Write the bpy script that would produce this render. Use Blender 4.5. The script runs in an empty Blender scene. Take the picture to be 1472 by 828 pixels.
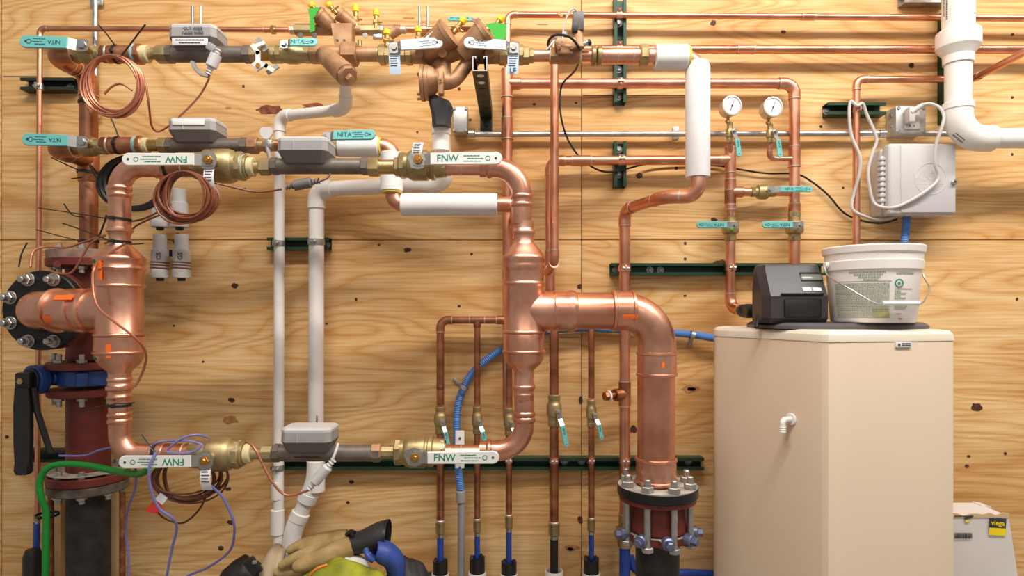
import bpy, bmesh, math, random
from mathutils import Vector as V, Matrix
random.seed(7)
S = bpy.context.scene
COL = S.collection
PI = math.pi
# ------------------------------------------------------------------ camera, world, lights, exposure
F, D, CX, HY, ZC = 920.0, 2.2, 736.0, 445.0, 1.30      # focal length in px (1472 wide), camera distance to wall, principal x, horizon y, eye height
cam_d = bpy.data.cameras.new('camera'); cam = bpy.data.objects.new('camera', cam_d); COL.objects.link(cam)
cam.location = (0, -D, ZC); cam.rotation_euler = (PI/2, 0, 0)
cam_d.sensor_width = 36; cam_d.lens = 36*F/1472; cam_d.shift_y = (HY-414)/1472; cam_d.clip_start = .02
S.camera = cam
w = bpy.data.worlds.new('room_light'); S.world = w; w.use_nodes = True
w.node_tree.nodes['Background'].inputs[0].default_value = (1, .955, .90, 1)
w.node_tree.nodes['Background'].inputs[1].default_value = .37
def area(name, loc, target, sx, sy, power, col=(1, .955, .89)):
    l = bpy.data.lights.new(name, 'AREA'); l.shape = 'RECTANGLE'; l.size = sx; l.size_y = sy; l.energy = power; l.color = col
    o = bpy.data.objects.new(name, l); COL.objects.link(o); o.location = loc
    d = V(target)-V(loc); o.rotation_euler = d.to_track_quat('-Z', 'Y').to_euler()
    return o
area('fluorescent_light', (.95, -1.62, 3.55), (.75, -.25, .9), 4.4, .08, 150)
area('added_fill_light', (.4, -4.3, 3.5), (.3, -.8, 1.0), 4.8, .5, 42)  # added lamp, unseen: frontal fill that brings highlights onto the metal
S.view_settings.view_transform = 'Standard'; S.view_settings.look = 'None'
S.view_settings.exposure = -.13; S.view_settings.gamma = 1.0; S.view_settings.use_curve_mapping = False
S.cycles.use_denoising = True; S.cycles.max_bounces = 6; S.cycles.diffuse_bounces = 3; S.cycles.glossy_bounces = 3

# ------------------------------------------------------------------ layout helpers
def W(px, py, d): k = (D-d)/F; return V(((px-CX)*k, -d, ZC+(HY-py)*k))
def R(p, d): return p*(D-d)/F
def st(px): return math.sqrt(1+((px-CX)/F)**2)
X_, Y_, Z_ = V((1,0,0)), V((0,1,0)), V((0,0,1))
FRONT = V((0,-1,0))

def perp(a):
    a = a.normalized(); b = Z_ if abs(a.z) < .9 else X_
    u = a.cross(b).normalized(); return u, u.cross(a).normalized()
def srgb(r, g, b): return tuple(((c/255)/12.92 if c/255 <= .04045 else ((c/255+.055)/1.055)**2.4) for c in (r, g, b))

class MB:
    def __init__(s): s.v = []; s.f = []; s.boxy = False
    def add(s, vs, fs):
        o = len(s.v); s.v += [V(p) for p in vs]; s.f += [[i+o for i in f] for f in fs]; return s
    def tube(s, pts, r, seg=14, cap=True, closed=False, sq=None):
        pts = [V(p) for p in pts]; n = len(pts)
        rs = r if isinstance(r, (list, tuple)) else [r]*n
        t0 = (pts[1]-pts[0]).normalized(); u, _ = perp(t0); vs = []; fs = []; prev = t0
        for i, p in enumerate(pts):
            if i == 0: t = t0
            elif i == n-1: t = (pts[i]-pts[i-1]).normalized()
            else:
                t = (pts[i+1]-pts[i]).normalized()+(pts[i]-pts[i-1]).normalized()
                t = t.normalized() if t.length > 1e-6 else prev
            q = prev.rotation_difference(t); u = q @ u; u = (u-t*u.dot(t)).normalized(); b = t.cross(u); prev = t
            for k in range(seg):
                a = 2*PI*k/seg; vs.append(p+(u*math.cos(a)+b*math.sin(a)*(sq or 1))*rs[i])
        for i in range(n-1):
            for k in range(seg):
                k2 = (k+1) % seg; fs.append([i*seg+k, i*seg+k2, (i+1)*seg+k2, (i+1)*seg+k])
        if cap: fs += [list(range(seg))[::-1], [(n-1)*seg+k for k in range(seg)]]
        return s.add(vs, fs)
    def lathe(s, prof, o, ax, seg=24, ph=0):
        o = V(o); ax = V(ax).normalized(); u, b = perp(ax); vs = []; fs = []; rows = []
        for t, r in prof:
            if r <= 1e-7: rows.append([len(vs)]); vs.append(o+ax*t)
            else:
                rows.append(list(range(len(vs), len(vs)+seg)))
                for k in range(seg):
                    a = 2*PI*k/seg+ph; vs.append(o+ax*t+(u*math.cos(a)+b*math.sin(a))*r)
        for A, B in zip(rows, rows[1:]):
            for k in range(seg):
                k2 = (k+1) % seg
                if len(A) == 1 and len(B) == 1: continue
                if len(A) == 1: fs.append([A[0], B[k2], B[k]])
                elif len(B) == 1: fs.append([A[k], A[k2], B[0]])
                else: fs.append([A[k], A[k2], B[k2], B[k]])
        return s.add(vs, fs)
    def cyl(s, p, q, r, seg=20, c=.0015, ph=0):
        p, q = V(p), V(q); L = (q-p).length; c = min(c, L*.3, r*.3)
        return s.lathe([(0, 0), (0, r-c), (c, r), (L-c, r), (L, r-c), (L, 0)], p, q-p, seg, ph)
    def patch(s, o, ax, r, a0, a1, t0, t1, n=8, th=.0008, ref=None):
        o = V(o); ax = V(ax).normalized(); ref = V(ref or FRONT); u = (ref-ax*ref.dot(ax)).normalized(); b = ax.cross(u); vs = []; fs = []
        for i in range(n+1):
            a = a0+(a1-a0)*i/n; e = u*math.cos(a)+b*math.sin(a)
            for t in (t0, t1):
                for rr in (r, r+th): vs.append(o+ax*t+e*rr)
        for i in range(n):
            j = 4*i; k = j+4; fs += [[j+1, k+1, k+3, j+3], [j, j+2, k+2, k], [j, k, k+1, j+1], [j+2, j+3, k+3, k+2]]
        fs += [[0, 1, 3, 2], [4*n, 4*n+2, 4*n+3, 4*n+1]]
        return s.add(vs, fs)
    def box(s, c, size, bev=0, axes=None, seg=2):
        s.boxy = True; bm = bmesh.new(); bmesh.ops.create_cube(bm, size=1)
        for v in bm.verts: v.co = V((v.co.x*size[0], v.co.y*size[1], v.co.z*size[2]))
        if bev: bmesh.ops.bevel(bm, geom=list(bm.edges), offset=bev, segments=seg, profile=.5, affect='EDGES')
        ax = axes or (X_, Y_, Z_); c = V(c)
        vs = [c+ax[0]*v.co.x+ax[1]*v.co.y+ax[2]*v.co.z for v in bm.verts]
        fs = [[v.index for v in f.verts] for f in bm.faces]; bm.free(); return s.add(vs, fs)
    def prism(s, poly, o, u, v, wv):
        o, u, v, wv = V(o), V(u), V(v), V(wv); n = len(poly)
        vs = [o+u*a+v*b for a, b in poly]; vs += [p+wv for p in vs]
        fs = [list(range(n))[::-1], list(range(n, 2*n))]+[[i, (i+1) % n, n+(i+1) % n, n+i] for i in range(n)]
        return s.add(vs, fs)
    def loft(s, rings, cap=True):
        n = len(rings[0]); vs = [p for r in rings for p in r]; fs = []
        for i in range(len(rings)-1):
            for k in range(n):
                k2 = (k+1) % n; fs.append([i*n+k, i*n+k2, (i+1)*n+k2, (i+1)*n+k])
        if cap: fs += [list(range(n))[::-1], [(len(rings)-1)*n+k for k in range(n)]]
        return s.add(vs, fs)
    def build(s, name, mat, parent=None, loc=None, sharp=38, fix=True):
        if parent is not None: o0 = V(parent['_o'])
        elif loc is not None: o0 = V(loc)
        else:
            xs = [p.x for p in s.v]; ys = [p.y for p in s.v]; zs = [p.z for p in s.v]
            o0 = V(((min(xs)+max(xs))/2, (min(ys)+max(ys))/2, min(zs)))
        me = bpy.data.meshes.new(name); me.from_pydata([p-o0 for p in s.v], [], s.f)
        if fix:
            bm = bmesh.new(); bm.from_mesh(me); bmesh.ops.recalc_face_normals(bm, faces=bm.faces); bm.to_mesh(me); bm.free()
        me.materials.append(M[mat]); me.shade_smooth(); me.set_sharp_from_angle(angle=math.radians(min(sharp, 27) if s.boxy else sharp))
        ob = bpy.data.objects.new(name, me); COL.objects.link(ob)
        ob['_o'] = tuple(o0)
        if parent is not None: ob.parent = parent
        else: ob.location = o0
        return ob
def tag(o, label, cat, group=None, kind=None):
    if label: o['label'] = label
    if cat: o['category'] = cat
    if group: o['group'] = group
    if kind: o['kind'] = kind
    return o
def thing(name, label, cat, loc, group=None):
    o = bpy.data.objects.new(name, None); COL.objects.link(o); o.location = loc; o['_o'] = tuple(loc); o.empty_display_size = .02
    return tag(o, label, cat, group)
def fillet(pts, rad, n=8):
    pts = [V(p) for p in pts]; out = [pts[0]]
    for i in range(1, len(pts)-1):
        a, b, c = pts[i-1], pts[i], pts[i+1]; d1 = (a-b); d2 = (c-b); l = min(rad, d1.length*.49, d2.length*.49)
        p, q = b+d1.normalized()*l, b+d2.normalized()*l
        for k in range(n+1):
            t = k/n; out.append(p*(1-t)**2+b*2*t*(1-t)+q*t*t)
    return out+[pts[-1]]
def arc(b, d1, d2, l, n=10):     # round elbow centre line around corner b, legs d1 and d2 (unit, away from b)
    out = []
    c = (d1+d2); h = c.normalized(); half = math.acos(max(-1, min(1, d1.dot(d2))))/2
    cen = b+h*(l/math.cos(half)); r = l*math.tan(half)
    s0 = (b+d1*l-cen).normalized(); s1 = (b+d2*l-cen).normalized(); ang = s0.angle(s1)
    for k in range(n+1):
        t = k/n; q = (s0*math.sin((1-t)*ang)+s1*math.sin(t*ang))/math.sin(ang); out.append(cen+q*r)
    return out
def smooth(pts, n=6, closed=False):
    pts = [V(p) for p in pts]; out = []; m = len(pts)
    for i in range(m-1):
        p0, p1, p2, p3 = pts[max(i-1, 0)], pts[i], pts[i+1], pts[min(i+2, m-1)]
        for k in range(n):
            t = k/n; out.append(.5*((2*p1)+(p2-p0)*t+(2*p0-5*p1+4*p2-p3)*t*t+(3*p1-p0-3*p2+p3)*t**3))
    return out+[pts[-1]]

# ------------------------------------------------------------------ materials
M = {}
def mat(name, col, rough=.5, metal=0, noise=0, nscale=12, col2=None, bump=0, spec=.5, stretch=None, trans=0, rvar=0):
    m = bpy.data.materials.new(name); m.use_nodes = True; nt = m.node_tree; b = nt.nodes['Principled BSDF']
    b.inputs['Base Color'].default_value = (*srgb(*col), 1); b.inputs['Roughness'].default_value = rough; b.inputs['Metallic'].default_value = metal
    b.inputs['Specular IOR Level'].default_value = spec
    if trans: b.inputs['Transmission Weight'].default_value = trans
    tc = nt.nodes.new('ShaderNodeTexCoord'); mp = nt.nodes.new('ShaderNodeMapping'); nt.links.new(tc.outputs['Object'], mp.inputs[0])
    if stretch: mp.inputs['Scale'].default_value = stretch
    nz = nt.nodes.new('ShaderNodeTexNoise'); nz.inputs['Scale'].default_value = nscale; nz.inputs['Detail'].default_value = 5; nt.links.new(mp.outputs[0], nz.inputs['Vector'])
    c2 = col2 or tuple(c*.8 for c in col)
    rp = nt.nodes.new('ShaderNodeValToRGB'); rp.color_ramp.elements[0].position = .36; rp.color_ramp.elements[1].position = .66
    k = noise
    rp.color_ramp.elements[0].color = (*[a*(1-k)+c*k for a, c in zip(srgb(*col), srgb(*c2))], 1); rp.color_ramp.elements[1].color = (*srgb(*col), 1)
    nt.links.new(nz.outputs['Fac'], rp.inputs[0]); nt.links.new(rp.outputs[0], b.inputs['Base Color'])
    if rvar:
        mr = nt.nodes.new('ShaderNodeMapRange'); mr.inputs['From Min'].default_value = .3; mr.inputs['From Max'].default_value = .7
        mr.inputs['To Min'].default_value = rough-rvar; mr.inputs['To Max'].default_value = rough+rvar
        nt.links.new(nz.outputs['Fac'], mr.inputs['Value']); nt.links.new(mr.outputs[0], b.inputs['Roughness'])
    if bump:
        bp = nt.nodes.new('ShaderNodeBump'); bp.inputs['Strength'].default_value = bump; bp.inputs['Distance'].default_value = .002
        nt.links.new(nz.outputs['Fac'], bp.inputs['Height']); nt.links.new(bp.outputs[0], b.inputs['Normal'])
    M[name] = m; return m
mat('copper', (240, 184, 158), .34, 1, .8, 14, (212, 146, 116), rvar=.06)
mat('copper_tube', (234, 172, 142), .36, 1, .7, 11, (200, 128, 96), rvar=.07)
mat('copper_old', (204, 142, 108), .42, 1, .9, 16, (150, 96, 68), rvar=.08)
mat('solder', (214, 196, 182), .4, .8)
mat('brass', (190, 170, 126), .42, .75, .8, 20, (152, 128, 84), .15, rvar=.06)
mat('brass_bright', (205, 170, 110), .28, .95, .5, 20)
mat('brass_gold', (205, 148, 70), .3, .95)
mat('bronze', (192, 150, 114), .55, .5, .8, 30, (158, 114, 80), .25)
mat('iron_grey', (128, 118, 110), .48, .45, .7, 25, (96, 84, 74), .3)
mat('grey_plastic', (158, 154, 152), .5, 0, .2, 10)
mat('grey_lid', (196, 192, 190), .45, 0, .15, 10)
mat('grey_dark', (112, 106, 104), .5, 0, .2, 10)
mat('pale_grey', (205, 202, 200), .45, 0, .15, 8)
mat('box_grey', (196, 192, 192), .5, 0, .1, 8, bump=.05)
mat('pvc', (238, 232, 226), .35, 0, .12, 9)
mat('pvc_vent', (240, 236, 230), .35, 0, .08, 6)
mat('foam_white', (236, 232, 230), .8, 0, .15, 14, bump=.1)
mat('foam_yellow', (226, 206, 96), .85)
mat('teal', (112, 190, 186), .4, 0, .2, 20)
mat('lever_white', (232, 230, 224), .4, 0, .12, 16)
mat('steel', (196, 194, 190), .32, .9, .4, 25)
mat('galv', (190, 190, 188), .38, .85, .6, 40, (150, 150, 150), rvar=.08)
mat('zinc_cast', (202, 200, 196), .45, .6, .5, 30, bump=.15)
mat('strut_green', (34, 66, 46), .4, .25, .4, 20)
mat('strut_dark', (44, 50, 40), .45, .2, .3, 20)
mat('black', (30, 28, 28), .45, 0, .3, 16)
mat('black_gloss', (38, 36, 38), .3, 0, .3, 10)
mat('black_iron', (52, 48, 44), .6, .2, .9, 28, (30, 28, 27), .4)
mat('black_flange', (26, 24, 24), .35, .2, .4, 16)
mat('dusty', (182, 172, 162), .8, .1, .8, 30, (120, 112, 104))
mat('dusty_dark', (112, 100, 88), .85, .1, .9, 30, (66, 58, 50), .4); mat('dusty_brown', (150, 122, 106), .85, .1, .8, 30, (112, 86, 74), .3)
mat('red_oxide', (118, 44, 32), .55, .1, .7, 22, (82, 30, 22), .3)
mat('rust', (150, 96, 52), .7, .4, .8, 60, (96, 56, 32), .5)
mat('bolt', (186, 182, 176), .38, .85, .5, 50)
mat('bolt_blue', (118, 124, 152), .4, .7, .5, 40)
mat('blue_valve', (38, 70, 140), .35, 0, .3, 12)
mat('pex_blue', (38, 72, 160), .35, 0, .2, 12)
mat('ent_blue', (84, 136, 206), .42, 0, .2, 12)
mat('grey_pipe', (150, 148, 150), .5, 0, .3, 14)
mat('green_wire', (18, 132, 44), .4)
mat('violet_wire', (122, 120, 186), .4)
mat('brown_wire', (134, 72, 46), .38, 0, .3, 40)
mat('brown_wire_dk', (104, 54, 34), .38, 0, .3, 40)
mat('copper_wire', (186, 116, 88), .35, .5, .3, 40)
mat('cord_grey', (196, 190, 184), .5)
mat('tag_paper', (224, 220, 220), .6, 0, .15, 30)
mat('tag_blue', (186, 208, 228), .5, 0, .15, 30)
mat('ink_green', (30, 128, 104), .6); mat('ink_dark', (60, 58, 62), .6); mat('ink_blue', (120, 134, 170), .6); mat('ink_teal', (36, 90, 92), .6); mat('ink_bucket', (146, 156, 134), .7); mat('ink_olive', (160, 150, 92), .7); mat('ink_red', (196, 130, 110), .7)
mat('orange', (248, 112, 28), .6); mat('dot_green', (22, 108, 44), .6)
mat('tag_green', (44, 168, 30), .45); mat('cap_yellow', (244, 208, 30), .4); mat('tag_red', (204, 52, 40), .5)
mat('teal_tape', (150, 182, 176), .6); mat('cream', (222, 206, 158), .6, 0, .3, 40)
mat('beige', (220, 198, 172), .42, 0, .06, 3); mat('beige_lid', (236, 224, 204), .4, 0, .06, 3)
mat('char_plastic', (58, 54, 56), .38, 0, .15, 20); mat('char_grey', (92, 88, 90), .42, 0, .15, 20); mat('lcd', (120, 122, 112), .2); mat('white', (236, 234, 230), .4)
mat('bucket', (246, 238, 232), .38, 0, .12, 6)
mat('carton', (222, 214, 210), .7, 0, .25, 6, (196, 186, 180)); mat('carton_edge', (206, 176, 140), .8); mat('sticker_yellow', (246, 216, 20), .5)
mat('glove_tan', (194, 164, 112), .8, 0, .8, 18, (146, 116, 72), .4); mat('glove_cuff', (48, 46, 48), .6, 0, .3, 30, bump=.2)
mat('glove_blue', (52, 78, 158), .5, 0, .3, 14); mat('vest_yellow', (176, 178, 32), .7, 0, .9, 9, (92, 92, 18), .4); mat('cloth_white', (226, 222, 216), .8, 0, .3, 20, bump=.5); mat('orange_tape', (216, 130, 50), .6)
mat('bag_black', (42, 40, 42), .6, 0, .4, 14, bump=.4); mat('canvas_tan', (206, 184, 152), .85, 0, .5, 18, (170, 146, 112), .5)
mat('concrete', (150, 144, 138), .8, 0, .6, 4, bump=.2); mat('knot', (92, 50, 26), .7, 0, .8, 120, (48, 24, 12)); mat('knot_red', (150, 82, 44), .7, 0, .9, 60, (96, 46, 24), .4); mat('gap', (70, 44, 24), .9); mat('knot_pale', (196, 140, 84), .7, 0, .8, 50, (160, 100, 54)); mat('pine', (196, 160, 110), .7, 0, .5, 8)
mat('gauge_case', (214, 200, 184), .35, .4); mat('gauge_face', (232, 230, 234), .5)

def plywood(name, off):
    m = bpy.data.materials.new(name); m.use_nodes = True; nt = m.node_tree; b = nt.nodes['Principled BSDF']; N = nt.nodes.new; L = nt.links.new
    tc = N('ShaderNodeTexCoord'); mp = N('ShaderNodeMapping'); mp.inputs['Location'].default_value = off; mp.inputs['Scale'].default_value = (.42, 1, 2.6); L(tc.outputs['Object'], mp.inputs[0])
    n1 = N('ShaderNodeTexNoise'); n1.inputs['Scale'].default_value = 1.5; n1.inputs['Detail'].default_value = 2; n1.inputs['Roughness'].default_value = .45; n1.inputs['Distortion'].default_value = .6; L(mp.outputs[0], n1.inputs['Vector'])
    mul = N('ShaderNodeMath'); mul.operation = 'MULTIPLY'; mul.inputs[1].default_value = 20; L(n1.outputs['Fac'], mul.inputs[0])
    fr = N('ShaderNodeMath'); fr.operation = 'PINGPONG'; fr.inputs[1].default_value = .5; L(mul.outputs[0], fr.inputs[0])
    mp2 = N('ShaderNodeMapping'); mp2.inputs['Scale'].default_value = (3, 1, 90); L(tc.outputs['Object'], mp2.inputs[0])
    n2 = N('ShaderNodeTexNoise'); n2.inputs['Scale'].default_value = 1.6; n2.inputs['Detail'].default_value = 4; L(mp2.outputs[0], n2.inputs['Vector'])
    mp3 = N('ShaderNodeMapping'); mp3.inputs['Scale'].default_value = (.9, 1, 2.2); mp3.inputs['Location'].default_value = off; L(tc.outputs['Object'], mp3.inputs[0])
    n3 = N('ShaderNodeTexNoise'); n3.inputs['Scale'].default_value = 1.7; n3.inputs['Detail'].default_value = 4; L(mp3.outputs[0], n3.inputs['Vector'])
    rp = N('ShaderNodeValToRGB'); e = rp.color_ramp.elements
    e[0].position = .0; e[0].color = (*srgb(216, 168, 106), 1); e[1].position = .5; e[1].color = (*srgb(236, 200, 148), 1)
    x = e.new(.12); x.color = (*srgb(226, 183, 124), 1)
    x = e.new(.3); x.color = (*srgb(233, 194, 138), 1)
    L(fr.outputs[0], rp.inputs[0])
    rp2 = N('ShaderNodeValToRGB'); rp2.color_ramp.elements[0].position = .35; rp2.color_ramp.elements[0].color = (.80, .70, .58, 1); rp2.color_ramp.elements[1].position = .6; rp2.color_ramp.elements[1].color = (1, 1, 1, 1); L(n2.outputs['Fac'], rp2.inputs[0])
    rp3 = N('ShaderNodeValToRGB'); rp3.color_ramp.elements[0].position = .34; rp3.color_ramp.elements[0].color = (.80, .66, .50, 1); rp3.color_ramp.elements[1].position = .6; rp3.color_ramp.elements[1].color = (1, 1, 1, 1); L(n3.outputs['Fac'], rp3.inputs[0])
    mx = N('ShaderNodeMixRGB'); mx.blend_type = 'MULTIPLY'; mx.inputs[0].default_value = .8; L(rp.outputs[0], mx.inputs[1]); L(rp2.outputs[0], mx.inputs[2])
    mx2 = N('ShaderNodeMixRGB'); mx2.blend_type = 'MULTIPLY'; mx2.inputs[0].default_value = .8; L(mx.outputs[0], mx2.inputs[1]); L(rp3.outputs[0], mx2.inputs[2])
    L(mx2.outputs[0], b.inputs['Base Color']); b.inputs['Roughness'].default_value = .62; b.inputs['Specular IOR Level'].default_value = .3
    bp = N('ShaderNodeBump'); bp.inputs['Strength'].default_value = .12; bp.inputs['Distance'].default_value = .002; L(n2.outputs['Fac'], bp.inputs['Height']); L(bp.outputs[0], b.inputs['Normal'])
    M[name] = m
for i in range(6): plywood('plywood_%s' % 'abcdef'[i], (i*3.7+1.3, i*2.1, i*5.3+.6))

# ------------------------------------------------------------------ shared part builders
TXT = {}
def lettering(parent, string, size, o, xd, yd, ink, name='lettering', th=.0006):
    if string not in TXT:
        cu = bpy.data.curves.new('glyphs', 'FONT'); cu.body = string; cu.size = 1; cu.align_x = 'CENTER'; cu.align_y = 'CENTER'; cu.extrude = .5; cu.resolution_u = 2; cu.offset = .012
        ob = bpy.data.objects.new('glyphs', cu); me = bpy.data.meshes.new_from_object(ob)
        TXT[string] = ([tuple(v.co) for v in me.vertices], [list(p.vertices) for p in me.polygons]); bpy.data.objects.remove(ob); bpy.data.curves.remove(cu); bpy.data.meshes.remove(me)
    vs, fs = TXT[string]; xd = V(xd).normalized(); yd = V(yd).normalized(); n = xd.cross(yd); o = V(o)
    return MB().add([o+xd*p[0]*size+yd*p[1]*size+n*p[2]*th for p in vs], fs).build(name, ink, parent)
def print_lines(parent, o, xd, yd, rows, ink, name='printed_lines', th=.0006):   # rows: (x0, x1, y, h)
    m = MB(); xd = V(xd).normalized(); yd = V(yd).normalized(); n = xd.cross(yd); o = V(o)
    for x0, x1, y, h in rows:
        x = x0
        while x < x1-.0005:
            l = min(random.uniform(.004, .011), x1-x); m.prism([(x, y-h/2), (x+l, y-h/2), (x+l, y+h/2), (x, y+h/2)], o-n*th/2, xd, yd, n*th); x += l+.0012
    o = m.build(name, ink, parent); o['kind'] = 'stuff'; return o
def stack(parent, o, ax, items):
    """turned pieces one after another on an axis: (name, t0, t1, r, material, sides)"""
    out = []
    for name, t0, t1, r, mt, seg in items:
        m = MB(); m.cyl(V(o)+V(ax)*t0, V(o)+V(ax)*t1, r, seg, .002 if seg > 8 else .003, PI/seg if seg <= 8 else 0)
        out.append(m.build(name, mt, parent))
    return out
def chain(parent, py, d, items):       # pieces along x given by their pixel columns, radius in pixels
    out = []
    for name, x0, x1, r, mt, seg in items:
        m = MB(); m.cyl(W(x0, py, d), W(x1, py, d), R(r, d), seg, .002 if seg > 8 else .003, PI/seg if seg <= 8 else 0)
        out.append(m.build(name, mt, parent))
    return out
def vchain(parent, px, d, items):      # pieces along z given by their pixel rows
    out = []
    for name, y0, y1, r, mt, seg in items:
        m = MB(); m.cyl(W(px, y0, d), W(px, y1, d), R(r, d)/st(px), seg, .002 if seg > 8 else .003, PI/seg if seg <= 8 else 0)
        out.append(m.build(name, mt, parent))
    return out
def run(name, label, cat, pts, r, mt='copper_tube', elbow=True, l=None, couplings=(), fit=None, group=None, rings=True, k=1.13, elbow_name='elbow', parent=None, ends=()):
    """a run of pipe with soldered elbows; couplings: (segment, fraction)"""
    pts = [V(p) for p in pts]; l = l or r*2.1; t = parent or thing(name, label, cat, pts[0], group); fit = fit or mt; n = len(pts)
    cuts = []
    for i in range(n-1):
        a, b = pts[i], pts[i+1]; u = (b-a).normalized(); la = l if i > 0 else 0; lb = l if i < n-2 else 0
        MB().tube([a+u*la, b-u*lb], r, 18).build('pipe', mt, t)
    def ring(o, u, rr): return MB().lathe([(-.0014, rr*.97), (-.0014, rr*1.035), (.0014, rr*1.035), (.0014, rr*.97)], o, u, 18)
    for i in range(1, n-1):
        d1 = (pts[i-1]-pts[i]).normalized(); d2 = (pts[i+1]-pts[i]).normalized(); e = r*.95
        path = [pts[i]+d1*(l+e)]+arc(pts[i], d1, d2, l)+[pts[i]+d2*(l+e)]
        o = MB().tube(path, r*k, 18).build(elbow_name, fit, t)
        if rings:
            for dd in (d1, d2):
                q = ring(pts[i]+dd*(l+e), dd, r*k); q.build('solder_ring', 'solder', o)
    for sgm, fr in couplings:
        a, b = pts[sgm], pts[sgm+1]; u = (b-a).normalized(); c = a.lerp(b, fr)
        o = MB().cyl(c-u*r*2, c+u*r*2, r*k, 18).build('coupling', fit, t)
        if rings:
            for q in (-1, 1): ring(c+u*r*2*q, u, r*k).build('solder_ring', 'solder', o)
    return t
def tee(parent, c, a, b, r, mt='copper_tube', L=2.6, k=1.13):
    m = MB(); a = V(a).normalized(); b = V(b).normalized(); c = V(c)
    m.cyl(c-a*r*L, c+a*r*L, r*k, 18); m.cyl(c, c+b*r*L, r*k*.98, 18)
    o = m.build('tee', mt, parent)
    for q in (c-a*r*L, c+a*r*L): MB().lathe([(-.0014, r*k*.97), (-.0014, r*k*1.035), (.0014, r*k*1.035), (.0014, r*k*.97)], q, a, 18).build('solder_ring', 'solder', o)
    return o
def lever(parent, stem, dirv, length, h, grip_mat, neck=.22, text=None, up=None, ink='ink_dark', th=.005, normal=FRONT, lines=True, drop=0, neck_mat='steel', text_dir=None, small=.5, tpos=.27):
    """flat valve lever: steel neck, dipped grip with rounded end, hole and print"""
    u = V(dirv).normalized(); n = V(normal).normalized(); v = n.cross(u).normalized(); stem = V(stem); s2 = stem+n*drop
    a = length*neck
    MB().prism([(-h*.42, -h*.42), (0, -h*.5), (a*.5, -h*.45), (a*.5, h*.45), (0, h*.5), (-h*.42, h*.42)], stem-n*.0015, u, v, n*.003).build('neck_plate', neck_mat, parent)
    MB().prism([(0, -h*.45), (1, -h*.45), (1, h*.45), (0, h*.45)], stem+u*a*.5-n*.0015, (u*(a*.55)+n*drop), v, n*.003).build('neck', neck_mat, parent)
    pts = [(a, -h*.46), (length-h*.5, -h*.5)]
    for q in range(9): t = -PI/2+PI*q/8; pts.append((length-h*.5+math.cos(t)*h*.5, math.sin(t)*h*.5))
    pts.append((a, h*.46))
    m = MB(); bev = min(th*.3, .0016); o = s2-n*th*.5
    def ringpts(k, z): cx = (a+length)/2; return [o+u*(cx+(p-cx)*(1-k*2/(length-a)))+v*(q*(1-k*2/h))+n*z for p, q in pts]
    m.loft([ringpts(bev, 0), ringpts(0, bev), ringpts(0, th-bev), ringpts(bev, th)])
    g = m.build('lever_grip', grip_mat, parent)
    fo = s2+n*(th*.5+.0002)
    MB().lathe([(0, 0), (0, h*.1), (.0006, h*.1), (.0006, 0)], fo+u*(length-h*.5), n, 12).build('hang_hole', 'ink_dark', g)
    tx = V(text_dir).normalized() if text_dir else (u if u.x > -.2 else u)
    ty = n.cross(tx).normalized()
    if text: lettering(g, text, h*small*1.25, fo+u*(a+(length-a)*tpos), tx, ty, ink)
    if lines:
        sg = 1 if tx.dot(u) > 0 else -1; cc = fo+u*(a+(length-a)*.60); ll = (length-a)*.14
        print_lines(g, cc, tx, ty, [(-ll, ll*.6, h*.2, h*.07), (-ll*.6, ll, 0, h*.06), (-ll, ll*.8, -h*.22, h*.06)], ink)
        MB().lathe([(0, h*.15), (0, h*.2), (.0005, h*.2), (.0005, h*.15)], fo+u*(a+(length-a)*.80), n, 14).build('round_mark', ink, g)
    return g
def ball_valve(label, c, ax, L, r, hl, grip='teal', hdir=None, normal=FRONT, hh=.018, text='NITA', body='brass', so=None, group=None, ends=.8, belly=1.3, hexs=8, ink='ink_teal', neck=.22, lines=True, th=.005, drop=.006, text_dir=None, stem_off=0, thingobj=None, nut='steel', small=.5):
    c = V(c); ax = V(ax).normalized(); n = V(normal).normalized()
    t = thingobj or thing('ball_valve', label, 'valve', c, group)
    h = L/2
    MB().lathe([(-h*.72, 0), (-h*.72, r*ends*1.05), (-h*.5, r*ends*1.08), (-h*.44, r*belly*.9), (-h*.30, r*belly), (h*.22, r*belly), (h*.3, r*belly*.93), (h*.34, r*belly*.93), (h*.4, r*ends*1.1), (h*.72, r*ends*1.05), (h*.72, 0)], c, ax, 24).build('valve_body', body, t)
    for q in (-1, 1):
        m = MB(); m.cyl(c+ax*q*h*.62, c+ax*q*h, r*ends*1.12, hexs, .003, PI/8); o = m.build('end_nut', body, t)
    so = so or r*belly+.018
    s0 = c+ax*stem_off
    MB().cyl(s0+n*r*.8, s0+n*(so-.004), max(.006, hh*.3), 16).build('stem', body, t)
    st_ = s0+n*so
    MB().cyl(st_, st_+n*.008, hh*.32, 6, .001).build('stem_nut', nut, t)
    if hl: lever(t, st_, hdir, hl, hh, grip, neck, text, ink=ink, normal=n, lines=lines, th=th, drop=drop, text_dir=text_dir, small=small)
    return t
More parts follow.
